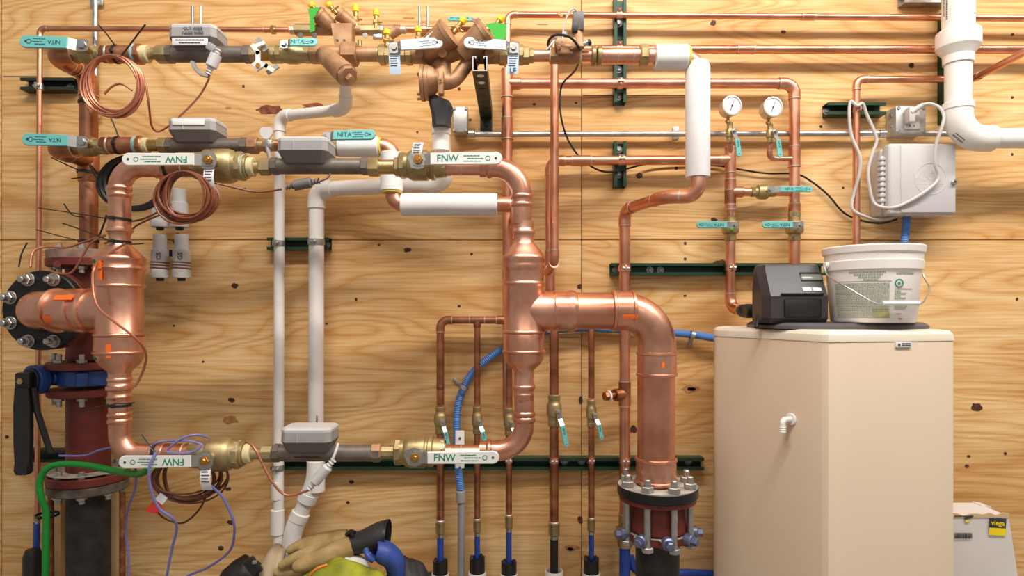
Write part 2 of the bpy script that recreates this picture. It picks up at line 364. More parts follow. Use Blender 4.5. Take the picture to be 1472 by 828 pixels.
def strut(label, p0, p1, out, mt='strut_green', name='strut_channel', wid=.041, dep=.041, washers=(), group=None, wmat='galv'):
    p0, p1, out = V(p0), V(p1), V(out).normalized(); u = (p1-p0); L = u.length; u.normalize(); s = u.cross(out); h = wid/2; t = .003; lp = .010; rt = .008
    poly = [(-h, 0), (h, 0), (h, dep), (h-lp, dep), (h-lp, dep-rt), (h-lp+t, dep-rt), (h-lp+t, dep-t), (h-t, dep-t), (h-t, t), (-h+t, t), (-h+t, dep-t), (-h+lp-t, dep-t), (-h+lp-t, dep-rt), (-h+lp, dep-rt), (-h+lp, dep), (-h, dep)]
    base = p0
    root = thing(name, label, 'bracket', base, group)
    MB().prism(poly, p0, s, out, u*L).build('channel', mt, root, sharp=20)
    for f in washers:
        c = p0+u*L*f+out*t
        MB().cyl(c, c+out*.003, h*.62, 16).build('washer', wmat, root)
        MB().cyl(c+out*.003, c+out*.009, h*.34, 6, .001).build('bolt_head', wmat, root)
    return root
def rods(px, label):
    t = thing('rod_hanger', label, 'hanger', W(px, 42, .045))
    for s in (-6, 6): MB().cyl(W(px+s, 8, .045), W(px+s, 50, .045), .0042, 10).build('rod', 'galv', t)
    MB().box(W(px, 50, .024), (.046, .048, .02), .003).build('wall_foot', 'galv', t); MB().lathe([(-.012, .0102), (-.012, .0135), (.012, .0135), (.012, .0102)], W(px, 42.5, .062), X_, 18).build('saddle', 'copper', t)
def clamp(label, c, ax, r, out=FRONT, mt='copper', group=None):
    c = V(c); ax = V(ax).normalized(); out = V(out); wv = .019; t = thing('pipe_clamp', label, 'clamp', c, group)
    MB().lathe([(-wv/2, r*1.01), (-wv/2, r+.0028), (wv/2, r+.0028), (wv/2, r*1.01)], c, ax, 20).build('clamp_band', mt, t)
    s = ax.cross(out)
    MB().box(c+out*(r+.006), (.006, .014, wv), .001, (s, out, ax)).build('clamp_ear', mt, t)
    MB().cyl(c+out*(r+.006)-s*.011, c+out*(r+.006)+s*.011, .0042, 8, .0006).build('clamp_screw', 'steel', t)
    return t
def cable(name, label, cat, pts, r, mt, n=6, seg=8, group=None, sm=True):
    p = smooth(pts, n) if sm else pts
    return tag(MB().tube(p, r, seg).build(name, mt), label, cat, group)
def tie(label, c, ax, r, tails, group='black cable ties', w=.0035):
    """cable tie: band round a pipe plus loose tails"""
    c = V(c); ax = V(ax).normalized(); t = thing('cable_tie', label, 'cable tie', c, group)
    MB().lathe([(-w, r), (-w, r+.0016), (w, r+.0016), (w, r)], c, ax, 20).build('band', 'black', t)
    MB().box(c+FRONT*(r+.003), (.008, .006, .009), .001).build('buckle', 'black', t)
    for ps in tails: MB().tube(smooth(ps, 5), .0034, 6, sq=.5).build('tail', 'black', t)
    return t
def ptag(parent, p, w_, h_, mt, curl=.02, name='paper_tag', rows=5, ink='ink_dark', lean=0, text=None):
    p = V(p); rings = []; n = 8
    for i in range(n+1):
        t = i/n; y = -curl*math.sin(t*PI*.9); rings.append([p+V((-w_/2+lean*t, y, -h_*t)), p+V((w_/2+lean*t, y, -h_*t)), p+V((w_/2+lean*t, y+.0006, -h_*t)), p+V((-w_/2+lean*t, y+.0006, -h_*t))])
    g = MB().loft(rings).build(name, mt, parent)
    if rows:
        m = MB()
        for k in range(rows):
            t = .12+.62*k/rows; y = -curl*math.sin(t*PI*.9)-.0009; q = p+V((lean*t, y, -h_*t)); x = -w_*.38
            x1 = w_*random.uniform(.2, .4)
            m.box(q+V(((x+x1)/2, 0, 0)), (x1-x, .0006, h_*.035))
        m.build('printed_lines', ink, g)['kind'] = 'stuff'
    if text: lettering(g, text, w_*.62, p+V((lean*.85, -curl*math.sin(.85*PI*.9)-.001, -h_*.86)), X_, Z_, 'ink_dark')
    return g

# ================================================================== THE SETTING
fl = tag(MB().box((0, -2.4, -.05), (7.2, 5.2, .1)).build('floor', 'concrete'), 'grey concrete floor of the plant room', None, kind='structure')
ZT = 4.3
wall = tag(MB().box((0, .07, ZT/2), (7.0, .10, ZT)).build('wall_back', 'gap'), 'plywood-lined wall carrying all the pipework', None, kind='structure')
xs = [-3.4, W(2, 0, 0).x, W(836, 0, 0).x, 3.4]; zs = [0, W(0, 345, 0).z, ZT]
pn = 0
for i in range(3):
    for j in range(2):
        x0, x1, z0, z1 = xs[i]+.0012, xs[i+1]-.0012, zs[j]+.0012, zs[j+1]-.0012
        o = MB().box(((x0+x1)/2, .009, (z0+z1)/2), (x1-x0, .018, z1-z0), .0015, seg=1).build('plywood_sheet', 'plywood_%s' % 'abcdef'[pn], wall); pn += 1
def knot(px, py, w_, h_, mt='knot', jag=.25, th=.0012, n=14, ring=None, tilt=0):
    c = W(px, py, 0); a = R(w_/2, 0); b = R(h_/2, 0); m = MB(); pts = []
    for k in range(n):
        t = 2*PI*k/n; q = 1+random.uniform(-jag, jag); x, z = a*math.cos(t)*q, b*math.sin(t)*q; pts.append((x*math.cos(tilt)-z*math.sin(tilt), x*math.sin(tilt)+z*math.cos(tilt)))
    m.prism(pts, c+V((0, .001, 0)), X_, Z_, V((0, -.001-th, 0))); return m.build('wood_knot', mt, wall)
for a in [(388, 158, 42, 15, 'knot_red'), (452, 153, 32, 9, 'knot_red'), (1025, 33, 9, 8), (1126, 46, 7, 5), (1310, 94, 8, 7), (919, 253, 10, 9), (1036, 378, 20, 9, 'knot_red'), (1026, 316, 9, 8),
          (338, 411, 9, 8), (586, 359, 13, 7), (330, 604, 24, 11, 'knot_pale'), (333, 575, 9, 7), (835, 576, 6, 11), (834, 748, 7, 11), (833, 412, 6, 8), (910, 617, 11, 10), (994, 559, 24, 11, 'knot_pale'), (994, 559, 13, 5), (1404, 585, 16, 12),
          (1390, 670, 6, 5), (823, 788, 22, 8, 'knot_pale'), (820, 789, 10, 4), (328, 703, 9, 5), (332, 751, 10, 7), (505, 693, 7, 6), (10, 628, 6, 5), (318, 788, 9, 8), (500, 722, 5, 4), (1455, 50, 5, 4), (1455, 140, 4, 4), (1455, 222, 4, 4), (1180, 182, 4, 4), (660, 128, 4, 4), (676, 172, 4, 4), (1392, 656, 5, 4), (1445, 652, 5, 4),
          (350, 124, 4, 4), (352, 272, 4, 3), (328, 155, 9, 3, 'knot_pale'), (588, 26, 16, 3, 'knot_pale'), (780, 35, 14, 2, 'knot_pale'), (768, 150, 5, 3), (828, 148, 4, 3), (1000, 210, 5, 5), (972, 242, 5, 5), (1378, 155, 4, 4), (40, 116, 4, 4), (660, 440, 4, 4), (512, 430, 4, 4), (545, 352, 4, 3), (678, 365, 4, 4), (600, 190, 3, 3), (985, 350, 4, 4), (985, 372, 4, 4), (985, 425, 5, 3), (1212, 270, 3, 3), (1060, 320, 4, 4), (925, 700, 4, 4), (1000, 765, 4, 4), (1462, 430, 4, 4), (470, 465, 4, 3), (250, 468, 3, 3), (292, 520, 4, 3)]:
    knot(*a)
for x0, x1, y0 in ((838, 985, 137), (805, 834, 485), (5, 56, 110)):
    p, q = W(x0, y0, 0), W(x1, y0, 0); MB().box((p+q)/2+V((0, -.0003, 0)), ((q-p).length, .0016, .0022)).build('veneer_crack', 'gap', wall)

# ================================================================== STRUT CHANNELS AND CONDUIT
strut('green channel bracket holding the thin copper riser below the upper teal lever', W(42, 126, 0), W(117, 126, 0), FRONT, 'strut_dark', washers=(.8,))
strut('tall green channel carrying three horizontal copper lines beside the plywood seam', W(889, 152, 0), W(889, 2, 0), FRONT, washers=(.08, .34, .78))
strut('short upright green channel under the conduit crossed by one copper line', W(889, 271, 0), W(889, 207, 0), FRONT, washers=(.3, .86))
strut('dark channel arm sticking out from the wall under the bronze backflow valve', (W(699, 168, 0).x, 0, W(699, 170, 0).z), (W(699, 168, 0).x-.001, -.435, W(699, 170, 0).z), Z_, 'strut_dark', 'cantilever_bracket')
arm = bpy.data.objects['cantilever_bracket']; ax0 = W(699, 168, 0).x; az0 = W(699, 170, 0).z
for k, yy in enumerate((.40, .345, .285, .225, .165, .11)):
    MB().lathe([(0, 0), (0, .0105), (.0008, .0105), (.0008, 0)], (ax0, -yy, az0-.0009), (0, 0, 1), 14).build('slot', 'white' if k < 2 else 'black', arm)
MB().prism([(-.0205, 0), (.0205, 0), (.0205, .041), (.0105, .041), (.0105, .034), (.0125, .034), (.0125, .0385), (.018, .0385), (.018, .0026), (-.018, .0026), (-.018, .0385), (-.0125, .0385), (-.0125, .034), (-.0105, .034), (-.0105, .041), (-.0205, .041)], (ax0, -.437, az0), X_, Z_, V((0, .003, 0))).build('cut_end', 'pale_grey', arm)
MB().box((ax0, -.003, az0-.02), (.041, .006, .05), .002).build('wall_plate', 'strut_dark', arm); MB().cyl((ax0, -.006, az0-.022), (ax0, -.012, az0-.022), .011, 6, .001).build('bolt_head', 'strut_green', arm)
strut('long green channel behind the softener control head', W(876, 388, 0), W(1180, 388, 0), FRONT, washers=(.03, .19, .24))
strut('short green channel holding the two white drain pipes', W(390, 352, 0), W(477, 352, 0), FRONT, washers=(.92,))
strut('longest green channel running behind the bottom row of copper drops', W(395, 663, 0), W(1007, 663, 0), FRONT, washers=(.1, .33, .68, .72, .74, .97))
strut('short green channel beside the junction box with a cord-wrapped copper pipe', W(1182, 161, 0), W(1264, 161, 0), FRONT, washers=(.06,))
strut('upright green channel behind the white vent pipe', W(1356, 180, 0), W(1356, 22, 0), FRONT)
strut('galvanised channel end at the ceiling line beside the vent pipe', W(1290, 3, 0), W(1353, 3, 0), FRONT, 'galv')
rods(283, 'twin threaded rods with a copper clamp behind the hand-marked meter')
rods(609, 'twin threaded rods with a copper clamp behind the backflow valve')
strut('dark channel behind the red iron stack', W(36, 652, 0), W(112, 652, 0), FRONT, 'strut_dark')
t = thing('conduit', 'galvanised vertical conduit behind the copper wire coil', 'conduit', W(137, 160, .02))
MB().cyl(W(137, -500, .02), W(137, 165, .02), .0088, 16).build('conduit_tube', 'galv', t)
MB().box(W(139, 4, .012), (.045, .006, .02), .002).build('strap', 'galv', t); MB().cyl(W(139, 150, .02), W(139, 170, .02), .012, 12).build('connector', 'steel', t)
t = thing('conduit', 'galvanised horizontal conduit between the two junction boxes', 'conduit', W(980, 193, .03))
MB().cyl(W(672, 193, .03), W(1272, 192, .03), .0092, 16).build('conduit_tube', 'galv', t)
MB().box(W(971, 192, .022), (.02, .02, .045), .004).build('strap', 'galv', t)
for px in (678, 1268): MB().cyl(W(px-5, 192.5, .03), W(px+5, 192.5, .03), .0135, 12).build('connector', 'steel', t)
tag(MB().cyl(W(1322, 192, .03), W(1420, 193, .03), .0092, 16).build('conduit', 'galv'), 'galvanised conduit passing behind the white vent elbow', 'conduit')

# ================================================================== SMALL COPPER LINES ON THE WALL
d0 = .062
t = run('copper_pipe', 'thin copper line rising beside the red stack and turning over the teal levers', 'pipe', [W(54, 742, d0), W(57.5, 41, d0), W(424, 43, d0)], .0085, 'copper_tube', couplings=((1, .90),))
MB().cyl(W(390, 43, d0), W(396, 43, d0), .015, 8, .002).build('union_nut', 'brass_bright', t)
clamp('copper clamp on the thin riser at the dark channel', W(57, 125, d0), Z_, .0088, mt='steel')
run('copper_pipe', 'thin copper line between the small backflow valve and the tall riser', 'pipe', [W(572, 42, d0), W(722, 42, d0)], .0095, 'copper_tube', couplings=((0, .12),))
# top line + tall riser
t = run('copper_pipe', 'topmost copper line crossing to the vent pipe and dropping behind the backflow valve', 'pipe', [W(2000, 30, .05), W(730, 21, .05), W(729, 108, .05)], .0105, 'copper_tube', couplings=((0, .66),))
rr = R(7.6, .05)
t = run('copper_pipe', 'tall copper riser with a tee beside the blue valve tag', 'pipe', [W(729, 100, .05), W(730, 600, .05)], rr, 'copper_tube', couplings=((0, .17),))
tee(t, W(729, 120, .05), Z_, X_, rr)
run('copper_pipe', 'copper line from the tall riser across to the second gauge drop', 'pipe', [W(740, 120, .05), W(1142, 120, .05), W(1142, 322, .05)], R(7.3, .05), 'copper_tube', couplings=((1, .52), (1, .93)))
# second line, returning to a forward drop
p2z = W(0, 71, .05).z; xx = W(797, 0, .14).x
t = run('copper_pipe', 'copper line below the topmost one, turning down into the forward slim drop', 'pipe', [V((W(2000, 0, .05).x, -.05, p2z)), V((xx, -.05, p2z)), V((xx, -.14, p2z)), V((xx, -.14, W(0, 378, .14).z)), V((xx-.02, -.055, W(0, 392, .05).z))], R(5.9, .05), 'copper_tube', couplings=((0, .77), (3, .35)))
# line 4 with its own drop
t = run('copper_pipe', 'copper line from the forward drop to the first gauge tee', 'pipe', [W(791, 478, .055), W(791, 231, .055), W(1040, 230, .055)], R(6.8, .055), 'copper_tube', couplings=((0, .42), (1, .18), (1, .93)))
t = run('copper_pipe', 'copper drop below the first gauge bending into the softener inlet', 'pipe', [W(1050, 214, .055), W(1050, 443, .055), W(1072, 447, .13)], R(7.0, .055), 'copper_tube', couplings=((0, .32), (0, .44)))
tee(t, W(1050, 230, .055), Z_, -X_, R(7.0, .055)); tee(t, W(1050, 276, .055), Z_, X_, R(7.0, .055))
t = run('copper_pipe', 'copper drop going down behind the softener control head', 'pipe', [W(1142, 340, .055), W(1142, 420, .055)], R(7.6, .055), 'copper_tube')
t = run('copper_pipe', 'short copper cross pipe joining the two gauge drops', 'pipe', [W(1056, 276, .055), W(1136, 276, .055)], R(5.8, .055), 'copper_tube')
ball_valve('brass ball valve on the cross pipe between the two gauge drops', W(1097, 276, .055), X_, .085, .019, .135, hdir=X_, hh=.020, drop=.008, stem_off=.006)
ball_valve('brass ball valve under the first gauge with a green fleck on its teal lever', W(1050, 326, .055), Z_, .10, .0215, .13, hdir=-X_, hh=.023, drop=.006, stem_off=0)
ball_valve('brass ball valve on the drop beside the softener head', W(1142, 326, .055), Z_, .10, .0225, .13, hdir=-X_, hh=.023, drop=.006, stem_off=0)
MB().box(W(1052, 329, .12), (.010, .003, .008), .001).build('green_fleck', 'tag_green', [o for o in bpy.data.objects if o.get('label', '').startswith('brass ball valve under the first')][0])
def gauge(px, py, label, low):
    d = .115; c = W(px, py, d); r = R(14.6, d); t = thing('pressure_gauge', label, 'gauge', c, 'pressure gauges')
    n = V((.10, -1, .02)).normalized()
    MB().lathe([(-.042, 0), (-.042, r*.8), (-.038, r*.88), (-.006, r*.90), (-.004, r), (.004, r), (.005, r*.88), (.001, r*.84), (.001, 0)], c, n, 28).build('case', 'gauge_case', t)
    f = MB().lathe([(.0012, 0), (.0012, r*.85), (.002, r*.85), (.002, 0)], c, n, 28).build('dial', 'gauge_face', t)
    m = MB(); u = X_; v = Z_
    for k in range(21):
        a = math.radians(225-270*k/20); e = u*math.cos(a)+v*math.sin(a); s = V((-e.z, 0, e.x)); l = r*(.1 if k % 5 else .18)
        p = c+n*.0024+e*(r*.70); m.prism([(0, -.0004), (l, -.0004), (l, .0004), (0, .0004)], p, e, s, n*.0004)
    m.build('dial_marks', 'ink_dark', f)
    e = V((.34, 0, .94)); s = V((-.94, 0, .34)); MB().prism([(-r*.55, -.0012), (r*.62, -.0004), (r*.62, .0004), (-r*.55, .0012)], c+n*.0028, e, s, n*.0006).build('needle', 'black', t)
    MB().cyl(c+n*.0026, c+n*.005, .003, 10).build('needle_hub', 'black', t)
    b = c+n*-.03; stack(t, b, -Z_, [('gauge_stem', r*.8, r+.016, .0055, 'brass_bright', 12), ('gauge_nut', r+.004, r+.014, .009, 'brass_bright', 6)])
    # small valve with lever below
    return t
g1 = gauge(1052, 152, 'pressure gauge over the first copper drop with a valve straight on the tee', 228)
g2 = gauge(1111, 154, 'pressure gauge on its own bent tube off the second drop', 228)
def gauge_valve(px, y0, y1, label, hl):
    d = .085; c = (W(px, y0, d)+W(px, y1, d))/2; L = (W(px, y0, d)-W(px, y1, d)).length
    return ball_valve(label, c, Z_, L, .0105, hl, hdir=(.12, 0, -1), normal=V((.25, -1, 0)).normalized(), hh=.018, drop=.01, neck=.34, belly=1.25, so=.026, text='NITA', lines=False, th=.004, small=.45)
gauge_valve(1049, 176, 206, 'tiny brass valve with teal lever under the first gauge', .088)
gauge_valve(1107, 178, 206, 'tiny brass valve with teal lever under the second gauge', .088)
vt = run('copper_pipe', 'small copper stub lifting the first gauge valve', 'pipe', [W(1049.5, 204, .075), W(1050, 222, .062)], .0095, 'copper_tube')
run('copper_pipe', 'small bent copper tube feeding the second gauge', 'pipe', [W(1107, 203, .078), W(1106, 228, .07), W(1140, 228, .055)], .0085, 'copper_tube')
clamp('copper clamp on the topmost line at the tall channel', W(890, 22, .05), X_, .011, V((0, -.5, .85)).normalized())
clamp('copper clamp on the second line at the tall channel', W(890, 71, .05), X_, .0138, V((0, -.5, .85)).normalized())
clamp('copper clamp on the lowest line at the tall channel', W(891, 120, .05), X_, R(7.4, .05))
clamp('copper clamp on the line crossing the short upright channel', W(893, 230, .055), X_, R(7, .055))
clamp('copper clamp on the drop under the first gauge at the long channel', W(1050, 385, .055), Z_, R(7.2, .055))
# copper beside controller
t = run('copper_pipe', 'thin copper pipe wrapped by the grey cord, coming forward by the vent pipe', 'pipe', [W(1231, 470, .06), W(1231, 114, .06), W(1398, 114, .06), V((W(1398, 0, .06).x, -.75, W(0, 114, .06).z+.01))], R(4.9, .06), 'copper_tube')
clamp('copper clamp on the cord-wrapped pipe', W(1232, 157, .06), Z_, R(5.2, .06))
run('copper_pipe', 'copper elbow peeping out behind the plastic pail', 'pipe', [W(1290, 470, .10), W(1318, 468, .10), W(1320, 520, .10)], .014, 'copper_old')

# ================================================================== BOTTOM ROW OF DROPS
dh = .062
hd = run('copper_pipe', 'small copper header feeding the bottom row of drops', 'pipe', [W(633, 560, dh), W(633, 460, dh), W(862, 460, dh)], R(5.5, dh), 'copper_old', couplings=((1, .40),))
tee(hd, W(686, 460, dh), X_, -Z_, R(4.9, dh), 'copper_old', 2.2)
def drop(px, r, y_top, vy, y_brass, tube_mat, lab, hose=None, clampy=661):
    rr = R(r, dh)
    run('copper_pipe', 'copper drop '+lab, 'pipe', [W(px, y_top, dh), W(px, vy-22, dh)], rr, 'copper_old')
    run('copper_pipe', 'copper tail below the valve '+lab, 'pipe', [W(px, vy+18, dh), W(px, y_brass, dh)], rr, 'copper_old')
    L = R(46 if r > 6 else 40, dh)
    k = 1.45 if r > 6 else 1.5
    ball_valve('brass ball valve with drooping teal lever '+lab, W(px, vy, dh), -Z_, L, rr*k, .115 if r > 6 else .082, hdir=(.2, 0, -1), normal=V((.35, -1, 0)).normalized(), hh=.018 if r > 6 else .015, drop=.012, neck=.38, ends=.82, belly=1.12, lines=False, so=rr*k+.014, text='NITA', small=.45, ink='ink_teal', hexs=16)
    clamp('copper clamp '+lab, W(px, clampy, dh), Z_, rr)
    t = thing('hose_adapter', 'brass adapter '+lab, 'fitting', W(px, y_brass+30, dh))
    vchain(t, px, dh, [('solder_ring', y_brass-3, y_brass+1, r*1.3, 'solder', 18), ('adapter_body', y_brass, y_brass+17, r*1.22, 'brass', 16), ('crimp_ring', y_brass+17, y_brass+23, r*.98, 'steel', 16)])
    b = W(px, y_brass+22, dh)
    tag(MB().tube([b, V((b.x, b.y, .12))], rr*.88, 16).build('supply_tube', tube_mat), ('black' if tube_mat == 'black' else 'blue')+' plastic tube '+lab, 'tube')
D_ = [(633, 5.5, 604, 750, 'pex_blue', 'nearest the blue corrugated hose'), (686, 4.6, 604, 748, 'pex_blue', 'second along from the corrugated hose'), (731.5, 4.6, 606, 742, 'pex_blue', 'right behind the lower copper elbow'), (796.5, 6.7, 590, 752, 'black', 'thickest of the bottom row'), (850, 4.6, 594, 746, 'pex_blue', 'next to the plugged copper pipe')]
for px, r, vy, yb, tm, lab in D_: drop(px, r, 470 if px != 633 else 556, vy, yb, tm, lab)
# foam collars and pvc floor sleeves around the tubes
for px, y0, r, lab in ((633, 810, 10.5, 'nearest the blue corrugated hose'), (686, 805, 11, 'second along from the corrugated hose'), (731.5, 812, 11, 'right behind the lower copper elbow'), (850, 807, 11, 'next to the plugged copper pipe')):
    c = W(px, y0, dh); rr = R(r, dh); m = MB(); seg = 18; rings = []
    for q, (rad, zz) in enumerate(((rr*.55, -.12), (rr, -.12), (rr, 0), (rr*.55, 0))):
        rings.append([c+V((math.cos(2*PI*k/seg)*rad, math.sin(2*PI*k/seg)*rad, zz+(.016*abs(math.sin(1.3*k+px)) if zz == 0 else 0))) for k in range(seg)])
    m.loft(rings+[rings[0]], cap=False); tag(m.build('pipe_insulation', 'black'), 'torn black foam collar on the blue tube '+lab, 'insulation')
for px, y0, r, lab in ((633, 824, 12.5, 'nearest the blue corrugated hose'), (686, 822, 13, 'second along from the corrugated hose'), (731.5, 824, 12.5, 'right behind the lower copper elbow'), (796.5, 820, 13, 'thickest of the bottom row'), (850, 823, 13, 'next to the plugged copper pipe')):
    c = W(px, y0, dh); rr = R(r, dh); h = c.z
    tag(MB().lathe([(-h, rr*.86), (-h, rr), (-.002, rr), (0, rr*.97), (0, rr*.88), (-.002, rr*.86), (-h, rr*.86)], c, Z_, 22).build('floor_sleeve', 'pvc'), 'white plastic floor sleeve around the tube '+lab, 'sleeve')
# pipe 897 with plug
t = run('copper_pipe', 'long copper drop with a plugged branch beside the big flanged elbow', 'pipe', [W(1004, 250, .36), W(1004, 282, .36), W(955, 283, .30), V((W(898, 0, .075).x, -.075, W(0, 300, .10).z)), W(898, 748, .075)], R(7.8, .075), 'copper_tube', l=.036)
m = thing
pl = V((-.9, -.45, -.05)).normalized(); c = W(898, 566, .075)
tee(t, c, Z_, pl, R(7.8, .075), 'copper_old', 2.3); MB().cyl(c+pl*.03, c+pl*.062, R(5, .075), 16).build('branch_stub', 'copper_old', t); MB().cyl(c+pl*.06, c+pl*.066, R(7.5, .075), 16).build('sealant_ring', 'white', t); MB().cyl(c+pl*.066, c+pl*.082, R(6.4, .075), 6, .001).build('hex_plug', 'copper_old', t)
clamp('copper clamp on the plugged drop at the upper channel', W(898, 386, .075), Z_, R(8, .075)); clamp('copper clamp on the plugged drop at the bottom channel', W(898, 661, .075), Z_, R(8, .075))
t = thing('hose_adapter', 'brass adapter under the plugged copper drop', 'fitting', W(898, 785, .075))
vchain(t, 898, .075, [('adapter_neck', 738, 758, 9, 'brass', 16), ('adapter_nut', 757, 776, 13, 'brass', 8), ('adapter_skirt', 775, 786, 11, 'brass', 16)])
b = W(898, 784, .075); tag(MB().tube([b, V((b.x, b.y, .10))], R(8, .075), 16).build('supply_tube', 'pex_blue'), 'thick blue plastic tube under the plugged drop', 'tube')
cable('supply_tube', 'blue plastic tube lying low behind the flanged pipe', 'tube', [W(906, 800, .06), W(920, 822, .06), W(990, 824, .05), W(1060, 828, .03), W(1150, 836, .03)], .014, 'pex_blue', seg=14)

# ================================================================== BLUE CORRUGATED CONDUIT
def corrugated(name, label, pts, r, mt, pitch=.006):
    p = smooth(pts, 10); out = [p[0]]; acc = 0
    q = []; L = 0
    for a, b in zip(p, p[1:]): q.append((L, a)); L += (b-a).length
    q.append((L, p[-1])); n = int(L/(pitch/2)); pts2 = []; j = 0
    for i in range(n+1):
        s = L*i/n
        while j < len(q)-2 and q[j+1][0] < s: j += 1
        f = (s-q[j][0])/max(1e-9, q[j+1][0]-q[j][0]); pts2.append(q[j][1].lerp(q[j+1][1], f))
    rs = [r*(1.0 if i % 2 else .88) for i in range(n+1)]
    return tag(MB().tube(pts2, rs, 12).build(name, mt), label, 'hose')
corrugated('corrugated_hose', 'blue corrugated conduit sweeping behind the big copper tee to the grey pipe', [W(1080, 492, .05), W(1027, 486, .045), W(985, 480, .03), W(900, 474, .026), W(800, 474, .026), (W(740, 494, .026)), W(705, 513, .026), W(676, 540, .028), W(660, 576, .03), W(656.5, 612, .04), W(658, 660, .065), W(662, 704, .06)], R(5.6, .04), 'ent_blue')
corrugated('corrugated_hose', 'blue corrugated conduit hanging below the grey control box', [W(1304, 306, .05), W(1302, 330, .05), W(1297, 380, .05), W(1290, 500, .05)], .0135, 'ent_blue')
t = thing('grey_pipe', 'grey plastic pipe with a coupling under the corrugated hose', 'pipe', (W(663, 0, .06).x, -.06, 0))
c = W(663, 720, .06); MB().tube([c, V((c.x, c.y, .0))], R(5, .06), 16).build('pipe', 'grey_pipe', t); MB().cyl(W(662.5, 705, .06), W(662.5, 722, .06), R(7, .06), 18).build('coupling', 'grey_plastic', t)
def strap(label, px, py, d, ang, L=.05):
    t = thing('hose_strap', label, 'clamp', W(px, py, d)); u = V((math.cos(ang), 0, math.sin(ang))); v = V((-math.sin(ang), 0, math.cos(ang)))
    MB().lathe([(-.006, .0145), (-.006, .0165), (.006, .0165), (.006, .0145)], W(px, py, d), u, 16).build('loop', 'galv', t)
    c = W(px, py, .004)+v*L*.5; MB().box(c, (.012, .003, L*.7), .001, (u, Y_, v)).build('tab', 'galv', t); MB().cyl(c+v*.012+FRONT*.001, c+v*.012+FRONT*.006, .005, 8).build('screw', 'bolt', t)
strap('metal strap holding the corrugated hose where it curves down', 667, 557, .04, math.radians(52), .055)
strap('metal strap holding the corrugated hose beside the softener', 995, 482, .042, math.radians(-13+180), .05)
t = thing('strut_plate', 'white perforated plate gripping the corrugated hose at the bottom channel', 'bracket', W(661, 660, .075))
MB().box(W(661, 646, .092), (.030, .004, .125), .002).build('plate', 'lever_white', t)
for py in (630, 672): MB().cyl(W(661, py, .094), W(661, py, .098), .004, 8).build('bolt_head', 'ink_dark', t)

# ================================================================== WHITE DRAIN PIPES
dp = .075
t = run('drain_pipe', 'slim white drain pipe with two elbows below the bronze strainer', 'drain pipe', [W(496, 118, .30), W(498, 157, .22), W(402, 167, .075), W(400, 830, dp)], R(7.4, dp), 'pvc', fit='pvc', rings=False, k=1.2)
vchain(t, 399, dp, [('coupling', 692, 718, 9.2, 'pvc', 20), ('coupling', 732, 768, 10.2, 'pvc', 20)])
t = run('drain_pipe', 'thicker white drain pipe turning down beside the slim one', 'drain pipe', [W(634, 178, .30), W(640, 264, .22), W(455, 272, dp), W(454, 690, dp), W(420, 765, dp), W(416, 850, dp)], R(10.8, dp), 'pvc', fit='pvc', rings=False, k=1.18, l=.04)
a = W(454, 690, dp); b = W(420, 765, dp); u = (b-a).normalized()
for f0, f1 in ((.25, .42), (.62, .78)): MB().cyl(a.lerp(b, f0), a.lerp(b, f1), R(13.4, dp), 20).build('coupling', 'pvc', t)
MB().cyl(W(454, 688, dp), W(454, 706, dp), R(13, dp), 20).build('coupling', 'pvc', t)
print_lines(t, W(459, 608, dp)+FRONT*.026, Z_, -X_, [(-.03, .03, 0, .004)], 'ink_dark')
clamp('zinc clamp on the slim drain pipe', W(400.5, 350, dp), Z_, R(7.6, dp), mt='galv'); clamp('zinc clamp on the thicker drain pipe', W(454.5, 348, dp), Z_, R(11, dp), mt='galv'); clamp('zinc clamp on the slim drain at the bottom channel', W(400, 672, dp), Z_, R(7.6, dp), mt='galv')

# ================================================================== VENT PIPE
dv = .145
t = thing('vent_pipe', 'large white vent pipe with reducer and elbow', 'pipe', W(1378, 200, dv))
vchain(t, 1377.5, dv, [('upper_pipe', -600, 48, 25, 'pvc_vent', 32)])
m = MB(); m.lathe([(0, 0), (0, R(26, dv)), (R(2, dv), R(28.2, dv)), (R(22, dv), R(28.4, dv)), (R(24, dv), R(28.0, dv)), (R(34, dv), R(20.5, dv)), (R(36, dv), R(19.6, dv)), (R(47, dv), R(19.4, dv)), (R(48, dv), 0)], W(1377.5, 45, dv), -Z_, 32); m.build('reducer', 'pvc_vent', t, sharp=18)
pth = [W(1377.5, 90, dv), W(1377.5, 152, dv)]; MB().tube(pth, R(17.2, dv), 28).build('pipe', 'pvc_vent', t)
c = W(1377.5, 199, dv); MB().tube([c+Z_*R(50, dv)]+arc(c, Z_, X_, R(34, dv), 12)+[c+X_*R(48, dv)], R(18.6, dv), 28).build('elbow', 'pvc_vent', t)
MB().tube([c+X_*R(46, dv), c+X_*R(700, dv)], R(14.2, dv), 24).build('branch_pipe', 'pvc_vent', t)
MB().cyl(W(1377.5, 148, dv), W(1377.5, 158, dv), R(20, dv), 28).build('elbow_hub', 'pvc_vent', t); MB().cyl(c+X_*R(40, dv), c+X_*R(50, dv), R(17.5, dv), 28).build('elbow_hub', 'pvc_vent', t)
print_lines(t, W(1361, 10, dv+.055), -Z_, X_, [(-.04, .04, 0, .006), (-.03, .03, -.009, .003)], 'ink_dark')
u_ = V((.77, 0, -.63)); print_lines(t, W(1384, 195, dv+.047)+V((-.012, 0, -.005)), u_, V((.63, 0, .77)), [(-.02, .02, -.006, .006), (-.016, .02, .004, .004)], 'ink_dark')

